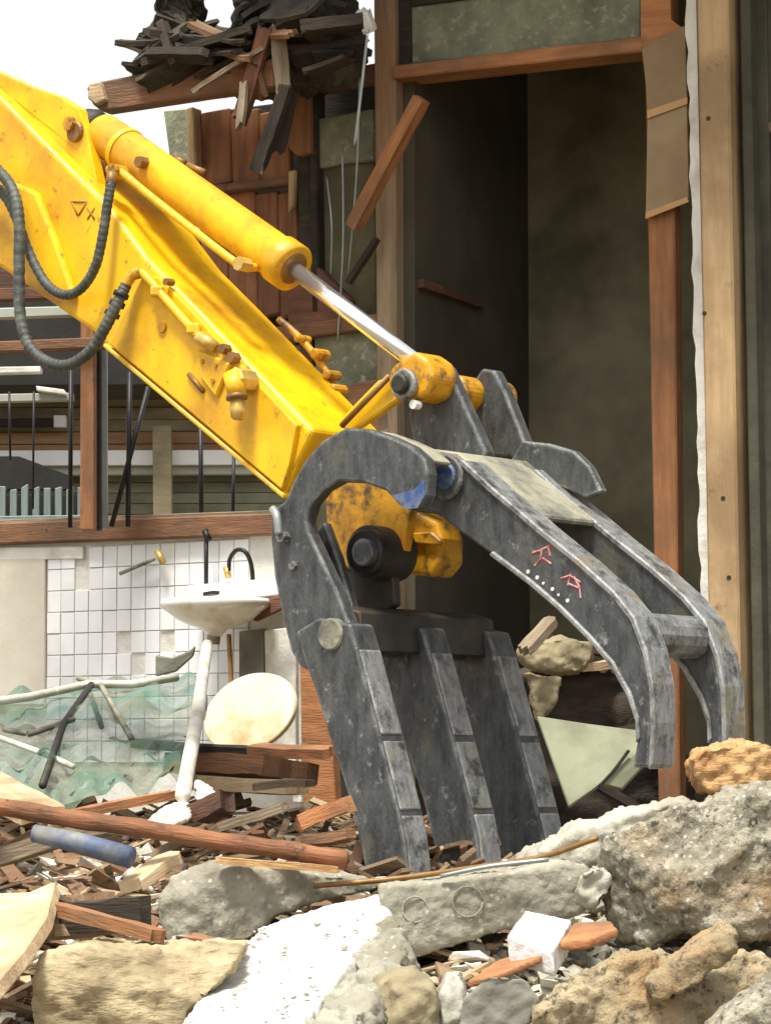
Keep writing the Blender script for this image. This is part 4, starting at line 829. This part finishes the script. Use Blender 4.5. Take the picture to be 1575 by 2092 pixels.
# ------------------------------------------------------------------ green net on bent pipes
def net_pt(s, t):
    x = -80 + (478 + 26 * math.sin(t * 5 + 0.6) * s + 30 * t * t) * s; top = 1436 - 56 * s - 26 * math.sin(3.14 * s) * 0.4; bot = 1662 - 60 * s + 10 * math.sin(6 * s)
    if s > 0.8: top += (s - 0.8) * 60
    y = top + (bot - top) * t
    Y = 8.7 - 1.9 * t - 0.25 * math.sin(3.1 * t) + 0.10 * math.sin(9 * s + 2 * t) * math.sin(3.1 * t) + 0.05 * noise.noise(Vector((s * 9, t * 7, 2))) + 0.10 * abs(noise.noise(Vector((s * 11 + t * 8, t * 5, 9)))) + 0.05 * noise.noise(Vector((s * 26, t * 20 + s * 9, 3)))
    return W(x, y, Y) + Vector((0, 0, 0.045 * noise.noise(Vector((s * 10, t * 7, 7)))))
vs = []; fs = []; na, nb_ = 60, 36
for i in range(na + 1):
    for j in range(nb_ + 1): vs.append(net_pt(i / na, j / nb_))
for i in range(na):
    for j in range(nb_): fs.append((i * (nb_ + 1) + j, i * (nb_ + 1) + j + 1, (i + 1) * (nb_ + 1) + j + 1, (i + 1) * (nb_ + 1) + j))
nt_ = empty('netting_sheet', W(160, 1660, 7.2)); tag(nt_, 'crumpled translucent green netting draped over bent pipes', 'netting')
MB().add(vs, fs).build('net', 'netting', nt_, None, 0, 1, True)
for (pts, r, mt) in (([(-60, 1440), (60, 1424), (180, 1398), (270, 1398), (362, 1384)], .012, 'pipe_white'), ([(160, 1386), (205, 1396), (270, 1510)], .008, 'steel_mud'), ([(188, 1398), (130, 1480), (88, 1604)], .010, 'steel_dark'),
                 ([(186, 1420), (208, 1484)], .008, 'steel_mud'), ([(-20, 1500), (80, 1536), (150, 1566)], .008, 'pipe_white'), ([(150, 1470), (60, 1500), (10, 1490)], .008, 'steel_mud')):
    tube('bent_pipe', [W(x, y, 8.5 - (y - 1400) * 0.0085) for x, y in pts], r, mt, nt_, 8, False)
plate('corner_scrap', YF(8.5), [(318, 1338), (352, 1344), (386, 1330), (400, 1318), (396, 1340), (360, 1372), (318, 1382)], 0, 0.02, 'stone_grey', nt_)

# ------------------------------------------------------------------ mid-size litter, counted pieces
rg = random.Random(21)
def shard_mesh(seed, flat):
    r = random.Random(seed); bm = bmesh.new()
    for _ in range(14):
        bm.verts.new((r.uniform(-.5, .5), r.uniform(-.5, .5), r.uniform(-.5, .5) * flat))
    bmesh.ops.convex_hull(bm, input=bm.verts)
    bmesh.ops.delete(bm, geom=[v for v in bm.verts if not v.link_faces], context='VERTS')
    me_ = bpy.data.meshes.new('shard'); bm.to_mesh(me_); bm.free(); return me_
def scatter(name, n, meshes, mat, size, label, cat, group, region, tiltmax=0.5):
    lib = []
    for m_ in meshes:
        c_ = m_.copy(); c_.materials.clear(); c_.materials.append(MATS[mat]); lib.append(c_)
    for _ in range(n):
        x0, x1, y0, y1 = region; y = rg.uniform(y0, y1); s_ = rg.uniform(x0, x1)
        x = s_ * y * (787.5 / 6000) * 1.04
        o = bpy.data.objects.new(name, rg.choice(lib)); sz = rg.uniform(*size)
        m = Matrix.Translation((x, y, hz(x, y) + sz * 0.12 * rg.random())) @ Matrix.Rotation(rg.uniform(0, 6.28), 4, 'Z') @ Matrix.Rotation(rg.uniform(-tiltmax, tiltmax), 4, 'X') @ Matrix.Rotation(rg.uniform(-tiltmax, tiltmax), 4, 'Y') @ Matrix.Scale(sz, 4)
        reg(o, m, None)
        px_ = CX + F * x / y
        if y > 6.4: zone = 'heaped below the green netting' if px_ < 330 else ('heaped below the oval lid' if px_ < 640 else 'lying behind the lower tines')
        elif y > 5.3: zone = 'behind the long brown pole' if px_ < 640 else ('at the foot of the grapple tines' if px_ < 1180 else 'behind the earth lump')
        elif px_ < 360: zone = 'between the long brown pole and the sandy stone block'
        elif px_ < 800: zone = 'round the grey concrete block'
        elif px_ < 1200: zone = 'in the gaps round the kerb'
        else: zone = 'beside the clay mass'
        tag(o, label.replace('strewn over the rubble heap', zone), cat, group)
SH = [shard_mesh(i, 0.7) for i in range(8)]; FL = [shard_mesh(i + 20, 0.22) for i in range(8)]
PK = [plank_mesh(1.0, rg.uniform(.08, .2), rg.uniform(.03, .08), 0.05, 0.01, 3, 5, i) for i in range(10)]
LEFT = (-1, 0.15, 4.7, 7.6)
scatter('broken_stick', 60, PK, 'wood_dusty', (0.12, 0.34), 'short dusty brown stick strewn over the rubble heap', 'stick', 'brown sticks strewn over the heap', (-1, -0.05, 4.8, 7.8))
scatter('pale_stick', 60, PK, 'wood_pale', (0.10, 0.28), 'short pale splintered stick strewn over the rubble heap', 'stick', 'pale sticks strewn over the heap', (-1, 0.0, 4.8, 7.8))
scatter('grey_stick', 34, PK, 'wood_grey', (0.10, 0.30), 'short weathered grey stick strewn over the rubble heap', 'stick', 'grey sticks strewn over the heap', (-1, 0.0, 4.8, 7.8))
scatter('plaster_flake', 110, FL, 'plaster_bit', (0.05, 0.18), 'small white plaster flake strewn over the rubble heap', 'plaster flake', 'plaster flakes strewn over the heap', (-1, 0.1, 4.6, 7.2))
scatter('concrete_crumb', 70, SH, 'concrete', (0.04, 0.11), 'fist sized grey concrete crumb strewn over the rubble heap', 'concrete crumb', 'concrete crumbs strewn over the heap', (-1, 1, 4.3, 7.0))
scatter('stone_crumb', 40, SH, 'stone_tan', (0.04, 0.12), 'fist sized tan stone crumb strewn over the rubble heap', 'stone crumb', 'tan stone crumbs strewn over the heap', (-1, 1, 4.3, 7.0))
scatter('brick_shard', 18, SH, 'terracotta', (0.04, 0.08), 'small orange brick shard strewn over the rubble heap', 'brick shard', 'brick shards strewn over the heap', (-1, 0.9, 4.3, 7.0))
scatter('concrete_shard', 70, FL, 'concrete_pale', (0.06, 0.17), 'flat pale grey concrete shard strewn over the rubble heap', 'concrete shard', 'flat concrete shards strewn over the heap', (-1, 0.1, 4.4, 6.6), 0.7)
# crumbs lying on the white beam and the kerb
q_ = [W(335, 2125, 4.30), W(592, 2125, 4.18), W(797, 1866, 5.04), W(530, 1892, 5.02)]; vs = []; fs = []
for _ in range(70):
    a, b_ = rg.random(), rg.random() ** 0.8; c_ = (q_[0].lerp(q_[1], a)).lerp(q_[3].lerp(q_[2], a), b_); sz = rg.uniform(.003, .013); me_ = rg.choice(SH + FL); n0 = len(vs)
    m = Matrix.Translation(c_ + Vector((0, 0, sz * .25 + .002))) @ Matrix.Rotation(rg.uniform(0, 6.28), 4, 'Z') @ Matrix.Rotation(rg.uniform(-.5, .5), 4, 'X') @ Matrix.Scale(sz, 4)
    vs += [m @ v.co for v in me_.vertices]; fs += [tuple(i + n0 for i in p.vertices) for p in me_.polygons]
me_ = bpy.data.meshes.new('beam_crumbs'); me_.from_pydata(vs, [], fs); me_.update(); me_.materials.append(MATS['concrete_pale'])
tag(reg(bpy.data.objects.new('beam_crumbs', me_), Matrix(), None), 'loose grey crumbs lying on the white beam', 'rubble', None, 'stuff')
# uncountable fine litter
def litter(name, n, mat, lib, size, label, region):
    vs = []; fs = []
    for _ in range(n):
        x0, x1, y0, y1 = region; y = rg.uniform(y0, y1); x = rg.uniform(x0, x1) * y * (787.5 / 6000) * 1.1
        me_ = rg.choice(lib); sz = rg.uniform(*size); b = len(vs)
        m = Matrix.Translation((x, y, hz(x, y) + sz * .1 + 0.045 * rg.random() ** 2)) @ Matrix.Rotation(rg.uniform(0, 6.28), 4, 'Z') @ Matrix.Rotation(rg.uniform(-.6, .6), 4, 'X') @ Matrix.Rotation(rg.uniform(-.5, .5), 4, 'Y') @ Matrix.Scale(sz, 4)
        vs += [m @ v.co for v in me_.vertices]; fs += [tuple(i + b for i in p.vertices) for p in me_.polygons]
    me_ = bpy.data.meshes.new(name); me_.from_pydata(vs, [], fs); me_.update(); me_.materials.append(MATS[mat])
    tag(reg(bpy.data.objects.new(name, me_), Matrix(), None), label, 'rubble', None, 'stuff')
PS = [plank_mesh(1.0, rg.uniform(.05, .14), rg.uniform(.03, .06), 0.05, 0.0, 1, 1, i + 50) for i in range(8)]
litter('fine_rubble', 4000, 'concrete', SH, (0.01, 0.045), 'fine grey concrete rubble filling the heap', (-1.1, 1.1, 3.9, 8.2))
litter('fine_plaster', 3000, 'plaster_bit', FL, (0.012, 0.06), 'fine white plaster crumbs over the heap', (-1.1, 1.0, 3.9, 8.2))
litter('fine_clay', 1600, 'earth', SH, (0.008, 0.03), 'fine tan clay crumbs over the heap', (-1.1, 1.1, 3.9, 8.2))
litter('pale_splinters', 1300, 'wood_pale', PS, (0.04, 0.18), 'fine pale splinters over the heap', (-1.1, 0.3, 4.4, 8.4))
litter('grey_splinters', 900, 'wood_grey', PS, (0.03, 0.12), 'fine grey splinters over the heap', (-1.1, 0.3, 4.4, 8.4))
litter('wood_splinters', 1500, 'wood_dusty', PS, (0.05, 0.2), 'fine wood splinters over the heap', (-1.1, 0.3, 4.4, 8.4))
litter('dark_splinters', 700, 'wood_dark', PS, (0.04, 0.12), 'fine dark splinters over the heap', (-1.1, 0.3, 4.4, 8.4))
litter('loose_rubble', 1500, 'concrete_pale', SH + FL, (0.02, 0.07), 'loose pale concrete rubble between the larger pieces', (-1.1, 0.6, 4.4, 6.6))
litter('loose_plaster', 1200, 'plaster_bit', FL, (0.03, 0.08), 'loose white plaster scraps between the larger pieces', (-1.1, 0.3, 4.5, 7.4))
litter('loose_wood', 900, 'wood_dusty', PS, (0.08, 0.26), 'loose dusty wood scraps between the larger pieces', (-1.1, 0.2, 4.6, 7.8))
